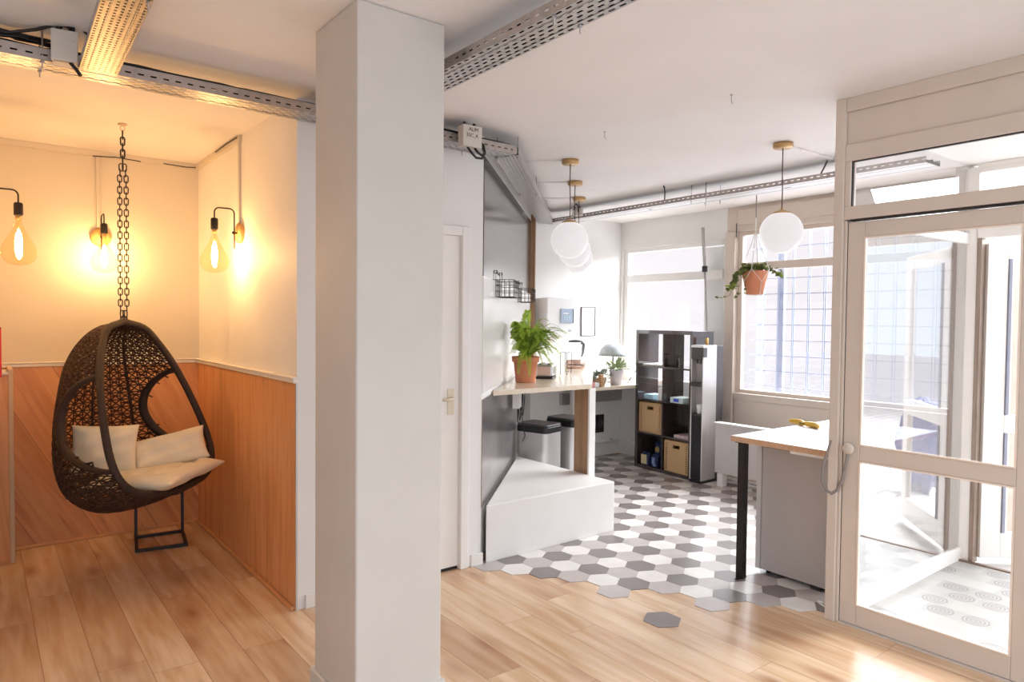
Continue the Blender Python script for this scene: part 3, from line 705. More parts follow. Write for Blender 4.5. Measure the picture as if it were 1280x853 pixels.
# chain
def link(g,c,ax,flat,L=.044,Wd=.022,r=.0036):
    ax=Vector(ax).normalized(); f=Vector(flat).normalized(); P=[]
    for k in range(14):
        q=2*pi*k/14; x=cos(q)*Wd/2; z=sin(q)*Wd/2+(L/2-Wd/2)*(1 if sin(q)>=0 else -1)
        P.append(Vector(c)+f*x+ax*z)
    g.tube(P,r,5,closed=True)
rv=Vector((.989,-.145,0)); fv=Vector((.145,.989,0))
for s in (-1,1):
    g=G(); z=1.585; k=0
    while z<2.50:
        off=s*(.017 if z<2.42 else .017*(2.52-z)/.1); off*= min(1,(z-1.56)/.06)
        link(g,(HC[0]+rv.x*off,HC[1]+rv.y*off,z),(0,0,1),rv if k%2==0 else fv); z+=.034; k+=1
    put(g,'chain',black_metal,ch)
g=G(); z=2.515;k=0
while z<2.68: link(g,(HC[0],HC[1],z),(0,0,1),rv if k%2 else fv,L=.05,r=.0045); z+=.037;k+=1
put(g,'chain',black_metal,ch)
put(G().tube([(HC[0]+.018*cos(q/12*2*pi)*rv.x,HC[1]+.018*cos(q/12*2*pi)*rv.y,1.555+.018*sin(q/12*2*pi)) for q in range(12)],.004,6,closed=True),'shackle',black_metal,ch)
put(G().lathe([(0,0),(.024,0),(.026,-.006),(.012,-.012),(0,-.012)][::-1],c=(HC[0],HC[1],CZ-.001),n=24).tube([(HC[0]+.012*cos(q/12*2*pi)*rv.x,HC[1]+.012*cos(q/12*2*pi)*rv.y,CZ-.026+.014*sin(q/12*2*pi)) for q in range(12)],.003,6,closed=True),'ceiling_hook',pm('hook_steel',(214,190,170),.3,metal=.8),ch)
def pillow(name,label,c,ax,ay,hx,hy,th,bend=0,tuft=0,seed=3):
    ax=Vector(ax).normalized(); ay=Vector(ay); ay=(ay-ax*ay.dot(ax)).normalized(); nz=ax.cross(ay)
    n=26; g=G(); vs=[]; r=random.Random(seed)
    ph=[r.uniform(0,6) for _ in range(6)]
    for side in (1,-1):
        for i in range(n+1):
            for j in range(n+1):
                u=-1+2*i/n; v=-1+2*j/n
                e=(max(0,1-u**4))**.6*(max(0,1-v**4))**.6
                x=hx*u*(1-.07*(1-v*v)); y=hy*v*(1-.07*(1-u*u))
                z=side*th*e
                z+=e*.006*(sin(7*u+ph[0]+2*v)+sin(9*v+ph[1]-3*u))
                if tuft: z-=side*e*tuft*sum(math.exp(-((u-a)**2+(v-b)**2)/.012) for a in (-.5,0,.5) for b in (-.5,0,.5)) - side*e*.008*cos(3*pi*u)*cos(3*pi*v)
                z+=bend*(u*u)
                vs.append(Vector(c)+ax*x+ay*y+nz*z)
    fs=[];o=(n+1)**2
    for i in range(n):
        for j in range(n):
            a=i*(n+1)+j; fs.append((a,a+n+1,a+n+2,a+1)); fs.append((o+a,o+a+1,o+a+n+2,o+a+n+1))
    g.add(vs,fs,0,True)
    P=put(g,name,cloth,label=label,cat='cushion')
    md=P.modifiers.new('weld','WELD'); md.merge_threshold=.0005
    s_=P.modifiers.new('sub','SUBSURF'); s_.levels=1; s_.render_levels=1
    return P
pillow('seat_cushion','tufted cream seat pad spilling over the front lip of the egg chair',W(.19,.05,.60),Fv*.98+Tv*.12+Vector((0,0,.08)),Tv+Vector((0,0,.05)),.30,.285,.06,bend=.012,tuft=.04)
pillow('pillow','square cream pillow standing upright behind the near strand of the egg chair',W(-.08,-.07,.765),Vector((.989,-.3,-.03)),Vector((-.05,.25,1)),.185,.155,.055,seed=5)
pillow('pillow','cream pillow lying tilted on the seat pad at the far side of the egg chair',W(.17,.18,.735),Vector((.95,-.25,.22)),Vector((.12,.45,.8)),.225,.115,.05,seed=8)
# side table
st=thing('side_table','small black metal frame table behind the egg chair','side table',(1.0,5.28,0))
FL=(.826,5.141,.012);FRr=(1.121,5.09,.012);BR=(1.169,5.431,.012);BL=(.873,5.462,.012)
def bar(g,a,b,w=.02):
    a=Vector(a);b=Vector(b);d=b-a; L=d.length; c=(a+b)/2
    if abs(d.z)>L*.9: g.obox(c,(w,w,L+w*0),rz=math.atan2(-.05,.3)) 
    else: g.obox(c,(L+w,w,w),rz=math.atan2(d.y,d.x))
g=G(); 
for a,b in ((FL,FRr),(FRr,BR),(BR,BL),(BL,FL)): bar(g,a,b)
put(g,'base_frame',black_metal,st)
for p in (BL,BR): g=G(); bar(g,(p[0],p[1],.02),(p[0],p[1],.445)); put(g,'leg',black_metal,st)
g=G().prism([p[:2] for p in (FL,FRr,BR,BL)],.445,.46); put(g,'table_top',black_metal,st)

# ================================================================== COUNTER & what is on it
ct=thing('counter','bar-height birch-edged counter along the diagonal wall carrying the fern','counter',(4.0,4.6,0))
put(G().prism([(2.83,3.88),(3.775,3.875),(5.62,5.745),(4.69,5.74)],1.045,1.08,),'worktop',counter_top_m,ct,bevel=.002)
g=G().box(3.765,3.785,3.90,4.06,0,1.045); put(g,'leg',brown_wood,ct)
g=G().box(3.762,3.825,3.885,3.902,0,1.045).box(3.785,3.80,3.902,4.06,0,1.045); put(g,'leg_facing',frame_white,ct,label='white painted leg facing')
# fern
def frond(g,base,az,out,h,droop,n=22,wl=.035,m=0,rr=None):
    rr=rr or rnd
    d=Vector((cos(az),sin(az),0)); pr=[]
    for i in range(n+1):
        t=i/n; x=out*t**1.15; z=h*sin(min(1.0,t*1.05)*pi*.62)*1.05-droop*t**2.4
        pr.append(Vector(base)+d*x+Vector((0,0,z)))
    g.tube(pr,[.0018*(1-.7*i/n) for i in range(n+1)],4,m=m)
    for i in range(3,n+1):
        t=i/n; ta=(pr[min(n,i+1)]-pr[i-1]).normalized(); sd=ta.cross(Vector((0,0,1))); sd=sd.normalized() if sd.length>.05 else Vector((-sin(az),cos(az),0))
        upv=sd.cross(ta)
        L=wl*(1-abs(t-.45)*1.35)*1.1
        if L<.005: L=.005
        for s in (-1,1):
            for sub in (0,.5):
                p=pr[i]+(pr[i-1]-pr[i])*sub
                dr=(sd*s+ta*.35+upv*rr.uniform(-.15,.25)).normalized(); wv=ta*.0055
                q=p+dr*L
                g.add([p,p+dr*L*.45+wv+upv*.002,q,p+dr*L*.45-wv],[(0,1,2,3)],m)
def flowerpot(t,c,r0,r1,h):
    put(G().lathe([(0,0),(r0,0),(r0*1.02,.01),(r0+(r1-r0)*.76,h*.78),(r1*1.0,h*.78),(r1*1.07,h*.80),(r1*1.10,h*.98),(r1*1.06,h),(r1*.98,h),(r1*.95,h*.86),(0,h*.86)],c=c,n=48),'pot',terracotta,t)
    put(G().lathe([(0,h*.86),(r1*.94,h*.86),(r1*.8,h*.90),(0,h*.92)],c=c,n=32),'soil',soil,t)
fc=(3.445,4.29,1.08)
fn=thing('potted_fern','bushy green fern in a terracotta pot on the counter','potted plant',fc)
flowerpot(fn,fc,.078,.100,.205)
r=random.Random(11); G1=G()
vw=Vector((.64,.76,0)); rgt=Vector((.76,-.64,0))
for k in range(120):
    az=r.uniform(0,2*pi); d=Vector((cos(az),sin(az),0)); wallc=d.dot(Vector((-.707,.707,0)))
    out=r.uniform(.12,.33); h=r.uniform(.10,.27); dp=r.uniform(.0,.20)
    if wallc>.1: out=min(out,.085/wallc); h=r.uniform(.16,.28); dp=.01
    front=d.dot(-vw)
    if front>.45: h=max(h,.17); dp=min(dp,.07)
    base=(fc[0]+d.x*.03,fc[1]+d.y*.03,fc[2]+.19)
    frond(G1,base,az,out,h,dp,wl=r.uniform(.028,.042),m=r.choice((0,0,0,1)),rr=r)
for az_,out,h,dp in tuple((R(q),.24+.03*(i%4),.10+.035*(i%5),.02+.03*(i%3)) for i,q in enumerate((205,209,213,217,221,225,229,212,219,224,208,216)))+((R(230),.14,.33,0),(R(250),.06,.36,0),(R(-30),.33,.26,.05),(R(-42),.34,.18,.24),(R(-35),.36,.15,.30),(R(-50),.30,.12,.33),(R(-25),.38,.22,.02),(R(228),.22,.12,.12),(R(215),.2,.10,.2),(R(240),.22,.08,.2),(R(-20),.2,.30,0),(R(205),.16,.24,.03)):
    frond(G1,(fc[0],fc[1],fc[2]+.19),az_,out,h,dp,wl=.04,m=0,rr=r)
put(G1,'fronds',[leafm,leafd],fn)
# toaster behind the pot
to=thing('toaster','small steel toaster behind the terracotta fern pot','toaster',(3.84,4.50,1.08),R(40))
put(G().box(-.11,.11,-.075,.075,.02,.125),'body',steel,to,bevel=.02,world=False)
put(G().box(-.105,.105,-.07,.07,0,.02).box(-.1,.1,-.05,-.025,.123,.127).box(-.1,.1,.025,.05,.123,.127),'base',black_plastic,to,world=False)
g=G()
for k in range(4): g.box(-.06,.0,-.078,-.074,.045+.016*k,.051+.016*k)
put(g,'vent_slots',black_plastic,to,world=False)
# wire bottle rack, narrow
wr=thing('wire_rack','slim black wire rack standing on the counter right of the fern','rack',(4.28,4.74,1.08),R(30))
g=G()
for x in (-.07,.07):
    g.tube([(x,-.03,0),(x,-.03,.20),(x,.03,.20),(x,.03,0)],.003,6)
g.tube([(-.07,-.03,.20),(.07,-.03,.20)],.003,6).tube([(-.07,.03,.20),(.07,.03,.20)],.003,6).tube([(-.07,-.03,.03),(.07,-.03,.03)],.003,6)
put(g,'wire_frame',black_metal,wr,world=False)
# blender / glass kettle
bl=thing('kettle','glass coffee brewer with grey handle on the far end of the counter','coffee maker',(4.92,5.30,1.08),R(-40))
put(G().lathe([(0,0),(.095,0),(.10,.01),(.10,.03),(.098,.035),(.098,.075),(.09,.085),(0,.085)],n=32),'base',pm('copper_steel',(214,180,164),.25,metal=.6),bl,world=False)
put(G().lathe([(.098,.036),(.1015,.037),(.1015,.043),(.098,.044)],n=32),'base_band',black_plastic,bl,world=False)
put(G().lathe([(.075,.085),(.085,.12),(.07,.20),(.06,.25),(.062,.27)],n=32),'jug',clear_glass,bl,world=False)
put(G().lathe([(0,.27),(.075,.27),(.078,.28),(.06,.29),(.0,.295)],n=32),'lid',dark_plastic,bl,world=False)
put(G().tube([(.055,0,.265),(.085,0,.25),(.075,0,.16),(.062,0,.12)],[.018,.02,.014,.008],8),'handle',pm('grey_handle',(140,140,142),.4),bl,world=False)
# wall cabinet with display
wc=thing('wall_cabinet','white wall cabinet with a grey-blue control display above the counter','cabinet',(4.93,5.65,1.42))
put(G().box(4.742,5.12,5.55,5.748,1.40,1.81),'body',pm('white_enamel',(238,235,234),.35),wc,bevel=.008)
s_=put(G().box(4.925,5.098,5.538,5.552,1.545,1.70),'display',pm('blue_grey_display',(168,180,200),.35),wc,bevel=.003)
put(G().box(5.098,5.108,5.536,5.552,1.545,1.70),'display_edge',black_plastic,s_)
put(G().box(4.955,5.03,5.535,5.539,1.645,1.655),'display_bar',paper,s_)
g=G()
for k in range(5): g.box(4.965+.022*k,4.975+.022*k,5.535,5.539,1.57,1.63)
put(g,'display_icons',pm('pale_blue_icons',(200,220,232),.4),s_)
put(G().box(5.04,5.085,5.547,5.551,1.475,1.48).box(5.04,5.085,5.547,5.551,1.455,1.468),'printed_label',pm('grey_print',(170,170,176),.5),wc)
wn=thing('wall_notice','small white framed notice on the far wall right of the cabinet','notice',(5.52,5.74,1.40))
put(G().box(5.409,5.415,5.735,5.75,1.40,1.73).box(5.624,5.630,5.735,5.75,1.40,1.73).box(5.415,5.624,5.735,5.75,1.40,1.407).box(5.415,5.624,5.735,5.75,1.724,1.73),'frame',dark_plastic,wn)
put(G().box(5.415,5.624,5.742,5.75,1.407,1.724),'sheet',paper,wn)
# wire baskets
def wbasket(label,u,z):
    t=thing('wire_basket',label,'basket',diag(u,.01,z),R(45),'black wire baskets on the diagonal wall')
    L,D,H=.30,.13,.12; g=G(); r=.0022
    for zz in (0,H/3,2*H/3,H): g.tube([(0,-.004,zz),(L,-.004,zz),(L,-D,zz),(0,-D,zz)],r,5,closed=True)
    for k in range(7): x=L*k/6; g.tube([(x,-.004,H),(x,-.004,0),(x,-D,0),(x,-D,H)],r,5)
    for k in range(1,4): y=-D*k/4; g.tube([(0,y,H),(0,y,0),(L,y,0),(L,y,H)],r,5)
    g.tube([(0,-.004,H),(0,-.004,H+.05),(L,-.004,H+.05),(L,-.004,H)],r,5)
    put(g,'wire_cage',black_metal,t,world=False)
    for x in (.03,L-.03): put(G().tube([(x,-.004,H+.045),(x,-.010,H+.055),(x,-.004,H+.068),(x,0.0,H+.06)],.004,6),'hook',black_metal,t,world=False)
    return t
wbasket('black wire basket hooked on the diagonal wall panel, the nearer one above the fern',.46,1.735)
wbasket('black wire basket hooked on the diagonal wall panel, the farther one near the brown post',1.75,1.735)
# under the counter: cables and socket box
ub=thing('power_box','small grey power box with dangling cables under the counter','power box',diag(1.3,.02,.84),R(45))
put(G().box(0,.16,-.07,-.012,.0,.15),'box',frame_white,ub,bevel=.004,world=False)
rr=random.Random(5)
for k in range(6):
    x=.02+.09*k; pts=[(x,-.03,.18),(x+rr.uniform(-.03,.03),-.06,.08),(x+rr.uniform(-.06,.06),-.05,-.02-rr.uniform(0,.12)),(x+rr.uniform(0,.12),-.04,.02),(x+.10,-.04,.17)]
    sm=[]
    for i in range(25):
        t=i/24*4; a=int(min(3,t)); f=t-a; p=[Vector(pts[max(0,min(4,a+o))]) for o in (-1,0,1,2)]
        sm.append(.5*((2*p[1])+(-p[0]+p[2])*f+(2*p[0]-5*p[1]+4*p[2]-p[3])*f*f+(-p[0]+3*p[1]-3*p[2]+p[3])*f**3))
    put(G().tube(sm,.004,6),'cable',cable_mat,ub,world=False)
put(G().tube([(.25,-.03,.15),(.28,-.05,-.05),(.36,-.08,-.28),(.42,-.05,-.34)],.004,6),'cable',cable_mat,ub,world=False)
# bins
def bin_(label,x,y,rz,h=.66):
    t=thing('pedal_bin',label,'bin',(x,y,0),R(rz),'steel pedal bins under the counter')
    poly=[]
    a,b,rad=.13,.165,.045
    for cx,cy,q0 in ((a-rad,b-rad,0),(-a+rad,b-rad,90),(-a+rad,-b+rad,180),(a-rad,-b+rad,270)):
        for k in range(7): q=R(q0+15*k); poly.append((cx+rad*cos(q),cy+rad*sin(q)))
    put(G().prism(poly,.02,h-.07),'body',steel,t,world=False)
    put(G().prism([(x_*1.02,y_*1.02) for x_,y_ in poly],0,.02),'base',black_plastic,t,world=False)
    put(G().prism([(x_*1.03,y_*1.03) for x_,y_ in poly],h-.075,h-.018),'lid_rim',black_plastic,t,bevel=.006,world=False)
    put(G().prism([(x_*1.0,y_*1.0) for x_,y_ in poly],h-.018,h),'lid',dark_plastic,t,bevel=.008,world=False)
    put(G().tube([(-.02,-b-.0,.03),(-.02,-b-.03,.025),(.02,-b-.03,.025),(.02,-b,.03)],.006,6),'pedal',black_plastic,t,world=False)
bin_('brushed steel pedal bin with dark lid, left and in front under the counter',3.97,4.74,14)
bin_('brushed steel pedal bin with dark lid, the right one behind the counter leg',4.30,4.72,10,.69)
# ================================================================== LOW DESK AT BACK
dk=thing('back_desk','low birch-edged desk in the far corner between counter and shelf unit','desk',(5.6,5.4,0))
put(G().box(4.96,6.04,5.15,5.745,.845,.88),'desk_top',counter_top_m,dk,bevel=.002)
g=G().box(5.10,6.04,5.70,5.745,.64,.76); put(g,'back_rail',galv,dk)
for x in (5.16,): put(G().box(x,x+.04,5.60,5.64,0,.845),'leg',frame_white,dk)
so=thing('socket_panel','black double socket panel on the far wall under the low desk','socket',(5.66,5.74,.28))
put(G().box(5.545,5.793,5.735,5.75,.275,.485),'plate',black_plastic,so,bevel=.015)
for x in (5.61,5.72): put(G().lathe([(.0,0),(.045,0),(.047,.006),(.038,.008),(0,.002)],n=24).xf(Matrix.Translation((x,5.735,.38))@Matrix.Rotation(pi/2,4,'X')),'socket_face',dark_plastic,so)
put(G().tube([(5.56,5.73,.45),(5.558,5.72,.40),(5.562,5.73,.31)],.006,6),'switch_bar',galv,so)
pi_=thing('skirting_pipe','thin white heating pipe low along the far wall','pipe',(5.4,5.72,.16))
put(G().tube([(4.72,5.72,.17),(6.02,5.72,.17),(6.03,5.70,.17),(6.03,5.2,.17)],.011,10),'pipe',frame_white,pi_)
put(G().box(5.5,5.52,5.71,5.75,.155,.185).box(5.9,5.92,5.71,5.75,.155,.185),'clip',galv,pi_)
# things on the low desk
dz=.88
lt=thing('desk_lamp','white table lamp with grey dome shade on the low desk by the window','lamp',(5.68,5.50,dz))
put(G().lathe([(0,0),(.07,0),(.072,.01),(.012,.02),(.01,.30),(0,.30)],n=24),'stem',frame_white,lt,world=False)
put(G().lathe([(.165,.30),(.16,.33),(.135,.385),(.09,.43),(.03,.452),(0,.455),(0,.45),(.03,.446),(.088,.425),(.13,.38),(.155,.33),(.16,.30)],n=40),'dome_shade',pm('pale_grey_shade',(178,182,184),.5),lt,world=False)
pt=thing('potted_plant','pale leafy plant in a white pot on the low desk','potted plant',(5.53,5.30,dz))
put(G().lathe([(0,0),(.062,0),(.078,.15),(.082,.16),(.078,.165),(.07,.15),(0,.15)],n=32),'pot',pm('lilac_white_pot',(228,222,232),.5),pt,world=False)
g=G(); r=random.Random(4)
def leafq(g,p,d,upv,L,wd,m=0):
    d=Vector(d).normalized(); s=d.cross(Vector(upv)); s=s.normalized() if s.length>1e-3 else d.orthogonal().normalized(); n_=s.cross(d)
    p=Vector(p)
    g.add([p,p+d*L*.35+s*wd*.5+n_*.004,p+d*L*.75+s*wd*.32,p+d*L,p+d*L*.75-s*wd*.32,p+d*L*.35-s*wd*.5+n_*.004,p+d*L*.5-n_*.003],[(0,1,6),(1,2,6),(2,3,6),(3,4,6),(4,5,6),(5,0,6)],m)
for k in range(110):
    a=r.uniform(0,2*pi); e=r.uniform(-.1,1.2); d=(cos(a)*cos(e),sin(a)*cos(e),sin(e)*.8)
    q=r.uniform(.02,.13); leafq(g,(d[0]*q,d[1]*q,.16+d[2]*q*.8),(d[0],d[1],d[2]+r.uniform(-.5,.4)),(0,0,1),r.uniform(.05,.085),.035)
put(g,'foliage',pm('sage_leaf',(150,164,118),.6,var=.25,vs=14),pt,world=False)
pt2=thing('potted_plant','low spreading grey-green plant in a clay bowl at the left end of the low desk','potted plant',(5.33,5.36,dz))
put(G().lathe([(0,0),(.06,0),(.085,.07),(.08,.075),(0,.065)],n=32),'pot',pm('clay_bowl',(200,176,154),.7),pt2,world=False)
g=G()
for k in range(90):
    a=r.uniform(0,2*pi); e=r.uniform(0,1.1); d=(cos(a)*cos(e),sin(a)*cos(e),sin(e)); q=r.uniform(.03,.12)
    leafq(g,(d[0]*q,d[1]*q,.07+d[2]*q*.7),(d[0],d[1],d[2]+r.uniform(-.4,.5)),(0,0,1),r.uniform(.04,.08),.03)
put(g,'foliage',pm('grey_green_leaf',(150,160,150),.6,var=.25,vs=14),pt2,world=False)
put(G().box(5.00,5.08,5.17,5.24,dz,dz+.055),'pink_box',pm('pink_card',(222,150,150),.6),bevel=.002,label='small pink box at the front left of the low desk',cat='box')
put(G().box(5.09,5.155,5.18,5.24,dz,dz+.045),'white_box',paper,bevel=.002,label='small white box between the pink box and the wooden block on the low desk',cat='box')
put(G().box(5.162,5.205,5.17,5.21,dz+.006,dz+.13),'wooden_block',wood('light_block',(176,130,84),(200,156,106),(1,1,6)),bevel=.003,label='upright wooden block on the low desk',cat='block')
put(G().box(4.98,5.21,5.155,5.25,dz,dz+.0008),'tray',dark_plastic,label='thin dark tray under the boxes on the low desk',cat='tray')
cr=thing('desk_easel','thin black wire stand with white cards at the right end of the low desk','stand',(5.83,5.33,dz))
put(G().tube([(-.09,0,0),(.05,0,.15)],.004,6).tube([(-.09,0,0),(.10,0,0)],.004,6).tube([(.05,0,.15),(.05,.07,0)],.004,6),'wire_leg',black_metal,cr,world=False)
put(G().obox((0.06,.03,.10),(.14,.004,.19),rx=R(-14)),'card',paper,cr,world=False)

# ================================================================== SHELF UNIT
sh=thing('shelf_unit','dark brown open cube shelf unit, two wide and four high, by the far window','shelf unit',(5.60,4.713,0),-.085)
Wd_,Dp,Hh=.805,.30,1.48; T=.038; t2=.017; hw=Wd_/2
for s in (-1,1): put(G().box(0,Dp,s*hw-(T if s>0 else 0),s*hw+(T if s<0 else 0),0,Hh),'side_panel',espresso,sh,bevel=.002,world=False)
put(G().box(0,Dp,-hw+T,hw-T,Hh-T,Hh),'top_panel',espresso,sh,bevel=.002,world=False)
put(G().box(0,Dp,-hw+T,hw-T,0.0,T),'bottom_panel',espresso,sh,bevel=.002,world=False)
ch_=(Hh-2*T-3*t2)/4; zs=[T+k*(ch_+t2) for k in range(4)]
for k in range(1,4): put(G().box(.002,Dp,-hw+T,hw-T,zs[k]-t2,zs[k]),'shelf',espresso,sh,world=False)
put(G().box(.003,Dp-.002,-t2/2,t2/2,T,Hh-T),'divider',espresso,sh,world=False)
# back sheets close the two lower rows
put(G().box(Dp-.006,Dp-.001,-hw+T,hw-T,T,zs[2]-t2),'back_sheet',espresso,sh,world=False)
SHM=Matrix.Translation((5.60,4.713,0))@Matrix.Rotation(-.085,4,'Z')
def inS(x,y,z): return tuple(SHM@Vector((x,y,z)))
wick=wicker('pale_wicker',(178,136,90),(226,190,144)); 
def basketbox(label,y,z):
    t=thing('storage_basket',label,'basket',inS(.02,y,z+.001),-.085,'wicker baskets in the shelf unit')
    w2=.158; h=.315; g=G()
    # woven front with a handle slot
    hz0,hz1=h-.075,h-.035; hy=.045
    g.box(0,.012,-w2,-hy,0,h).box(0,.012,hy,w2,0,h).box(0,.012,-hy,hy,0,hz0).box(0,.012,-hy,hy,hz1,h)
    g.box(.012,.26,-w2,-w2+.012,0,h).box(.012,.26,w2-.012,w2,0,h).box(.248,.26,-w2+.012,w2-.012,0,h).box(.012,.248,-w2+.012,w2-.012,0,.012)
    put(g,'woven_body',wick,t,world=False)
    g=G()
    g.tube([(-.002,-w2,h),(-.002,w2,h),(.255,w2,h),(.255,-w2,h)],.007,8,closed=True)
    g.tube([(-.003,-hy,hz0),(-.003,hy,hz0),(-.003,hy,hz1),(-.003,-hy,hz1)],.005,8,closed=True)
    for s in (-1,1): g.tube([(-.002,s*w2,0),(-.002,s*w2,h)],.007,8)
    g.tube([(-.002,-w2,.004),(-.002,w2,.004)],.007,8)
    put(g,'rim',pm('wicker_rim',(206,168,118),.7) if 'wicker_rim' not in bpy.data.materials else bpy.data.materials['wicker_rim'],t,world=False)
    g=G()
    for k in range(13):
        for s in (-1,1): g.box(-.0045,-.001,s*(w2-.022)-.006,s*(w2-.022)+.006,.02+k*.0215,.031+k*.0215)
    put(g,'lacing',pm('wicker_dark_lacing',(120,84,58),.8) if 'wicker_dark_lacing' not in bpy.data.materials else bpy.data.materials['wicker_dark_lacing'],t,world=False)  # darker brown lacing blocks near the front corners
basketbox('wicker basket in the left column of the shelf unit, one row above the floor row',.19,zs[1])
basketbox('wicker basket in the right column of the shelf unit, in the floor row',-.19,zs[0])
def sbox(name,label,cat,x,y,z,sx,sy,sz,m,rz=0): return put(G().obox((0,0,sz/2),(sx,sy,sz),rz=rz).xf(Matrix.Translation(inS(x,y,z+.0005))@Matrix.Rotation(-.085,4,'Z')),name,m,bevel=.003,label=label,cat=cat)
blue_bag=pm('navy_packet',(34,48,96),.4,var=.2,vs=20)
def bag(label,x,y,z,w_,d_,h_):
    t=thing('coffee_packet',label,'packet',inS(x,y,z+.001),-.085)
    g=G(); n=10; vs=[]
    for i in range(n+1):
        v=i/n; th=d_/2*(1-.75*v**2.5); wd=w_/2*(1-.12*sin(pi*v))
        for j in range(16): q=2*pi*j/16; vs.append((th*math.copysign(abs(cos(q))**.6,cos(q)),wd*math.copysign(abs(sin(q))**.6,sin(q)),h_*v))
    fs=[(i*16+j,i*16+(j+1)%16,(i+1)*16+(j+1)%16,(i+1)*16+j) for i in range(n) for j in range(16)]+[tuple(range(16))[::-1],tuple(range(n*16,n*16+16))]
    g.add(vs,fs,0,True); put(g,'packet',blue_bag,t,world=False); return t
b1=bag('navy blue packet with a round cream emblem in the floor row of the shelf unit',.175,.19,zs[0],.15,.10,.24)
put(G().lathe([(0,0),(.032,0),(.032,.004),(0,.004)],n=24).xf(Matrix.Translation((-.044,0,.165))@Matrix.Rotation(-pi/2,4,'Y')),'emblem',pm('cream_print',(222,206,160),.6),b1,world=False)
put(G().lathe([(.014,.0),(.022,0),(.022,.005),(.014,.005)],n=20).xf(Matrix.Translation((-.0455,0,.165))@Matrix.Rotation(-pi/2,4,'Y')),'emblem_ring',pm('ochre_print',(190,150,80),.6),b1,world=False)
b2=bag('smaller navy packet with cream label standing left in the floor row of the shelf unit',.06,.275,zs[0],.11,.08,.13)
put(G().box(-.046,-.040,-.04,.04,.01,.11),'label_patch',bpy.data.materials['cream_print'],b2,world=False)
b3=bag('smaller navy packet with pale blue mark, right one in the shelf unit floor row',.055,.135,zs[0],.09,.07,.125)
put(G().box(-.041,-.035,-.02,.02,.03,.10).box(-.041,-.035,-.035,.0,.01,.03),'label_patch',pm('pale_blue_print',(140,160,210),.5),b3,world=False)
sbox('tissue_pack','pale blue pack lying in the second row of the shelf unit, left column','pack',.10,.225,zs[2],.16,.13,.05,pm('pale_blue_pack',(168,204,220),.5))
sbox('white_carton','upright white carton beside the pale blue pack in the shelf unit','carton',.08,.065,zs[2],.08,.075,.125,paper)
sbox('paper_pack','pale pack with a blue mark in the second row of the shelf unit, right column','pack',.08,-.20,zs[2],.17,.17,.055,pm('mint_pack',(206,224,224),.5))
put(G().obox((0,0,.03),(.003,.07,.03)).xf(Matrix.Translation(inS(-.0075,-.20,zs[2]))@Matrix.Rotation(-.085,4,'Z')),'blue_print',pm('bright_blue_print',(60,90,200),.5),label='bright blue logo print on the pale pack in the shelf unit',cat='print')
sbox('upright_book','beige book standing at the right end of the second shelf row','book',.14,-.337,zs[2],.19,.035,.21,pm('beige_cover',(214,204,160),.6))
sbox('white_tray','flat white tray in the top left cell of the shelf unit','tray',.145,.18,zs[3],.24,.28,.018,paper)
sbox('folded_cloth','crumpled pink-white cloth in the third row of the shelf unit, right column','cloth',.12,-.25,zs[1],.20,.20,.03,pm('pinkish_cloth',(214,190,190),.9,var=.2,vs=30))
bt=thing('soap_bottle','small bottle with a black pump in the top right cell of the shelf unit','bottle',inS(.12,-.09,zs[3]+.001))
put(G().lathe([(0,0),(.018,0),(.018,.075),(.008,.085),(.0,.085)],n=20),'bottle',black_plastic,bt,world=False)
put(G().tube([(0,0,.085),(0,0,.12),(.0,-.04,.125)],.004,6).box(-.015,.015,-.03,.03,.122,.132),'pump',black_plastic,bt,world=False)

# ================================================================== WATER COOLER
wcx=thing('water_cooler','tall grey steel water cooler between the shelf unit and the window post','water cooler',(5.68,4.228,0),R(0))
CM=lambda g:g
Z1=1.345
put(G().box(5.528,5.84,4.157,4.299,0,.03),'plinth',black_plastic,wcx)
put(G().box(5.525,5.74,4.155,4.166,.03,Z1).box(5.525,5.74,4.287,4.30,.03,Z1).box(5.525,5.74,4.166,4.287,Z1-.03,Z1),'side_shell',steel,wcx,bevel=.004)
put(G().box(5.74,5.846,4.158,4.30,.0,Z1-.004),'back_shell',dark_plastic,wcx,bevel=.004)
put(G().box(5.53,5.56,4.166,4.287,.04,.66),'front_panel',black_plastic,wcx)
put(G().box(5.60,5.62,4.166,4.287,.66,Z1-.03),'recess_back',pm('recess_grey',(186,178,178),.4),wcx)
put(G().box(5.515,5.62,4.163,4.290,1.21,Z1-.02).prism([(5.52,4.150),(5.58,4.150),(5.56,4.156),(5.52,4.156)],1.23,Z1-.02),'control_head',dark_plastic,wcx,bevel=.01)
for y in (4.20,4.25): put(G().lathe([(0,0),(.012,0),(.010,-.04),(0,-.04)][::-1],c=(5.56,y,1.21),n=16),'tap',dark_plastic,wcx)
put(G().box(5.51,5.60,4.160,4.292,.945,.985),'middle_shelf',dark_plastic,wcx,bevel=.004)
put(G().box(5.528,5.60,4.166,4.287,.66,.68),'drip_tray',dark_plastic,wcx)
put(G().lathe([(0,0),(.026,0),(.034,.09),(.031,.09),(.024,.005),(0,.005)],c=(5.562,4.21,.681),n=24),'paper_cup',paper,label='white paper cup on the drip tray of the water cooler',cat='cup')
put(G().lathe([(0,0),(.016,0),(.016,.07),(0,.07)],c=(5.67,4.225,Z1+.001),n=16),'small_jar',pm('amber_jar',(210,170,100),.4),label='small amber jar on top of the water cooler',cat='jar')
po=thing('long_pole','long thin white pole leaning in front of the far window','pole',(5.98,4.40,0))
put(G().tube([(5.995,4.375,.004),(5.99,4.395,.30),(5.97,4.49,2.12)],.010,10).tube([(5.97,4.49,2.12),(5.965,4.52,2.55)],.017,10),'shaft',pm('pole_grey',(196,190,188),.4),po)
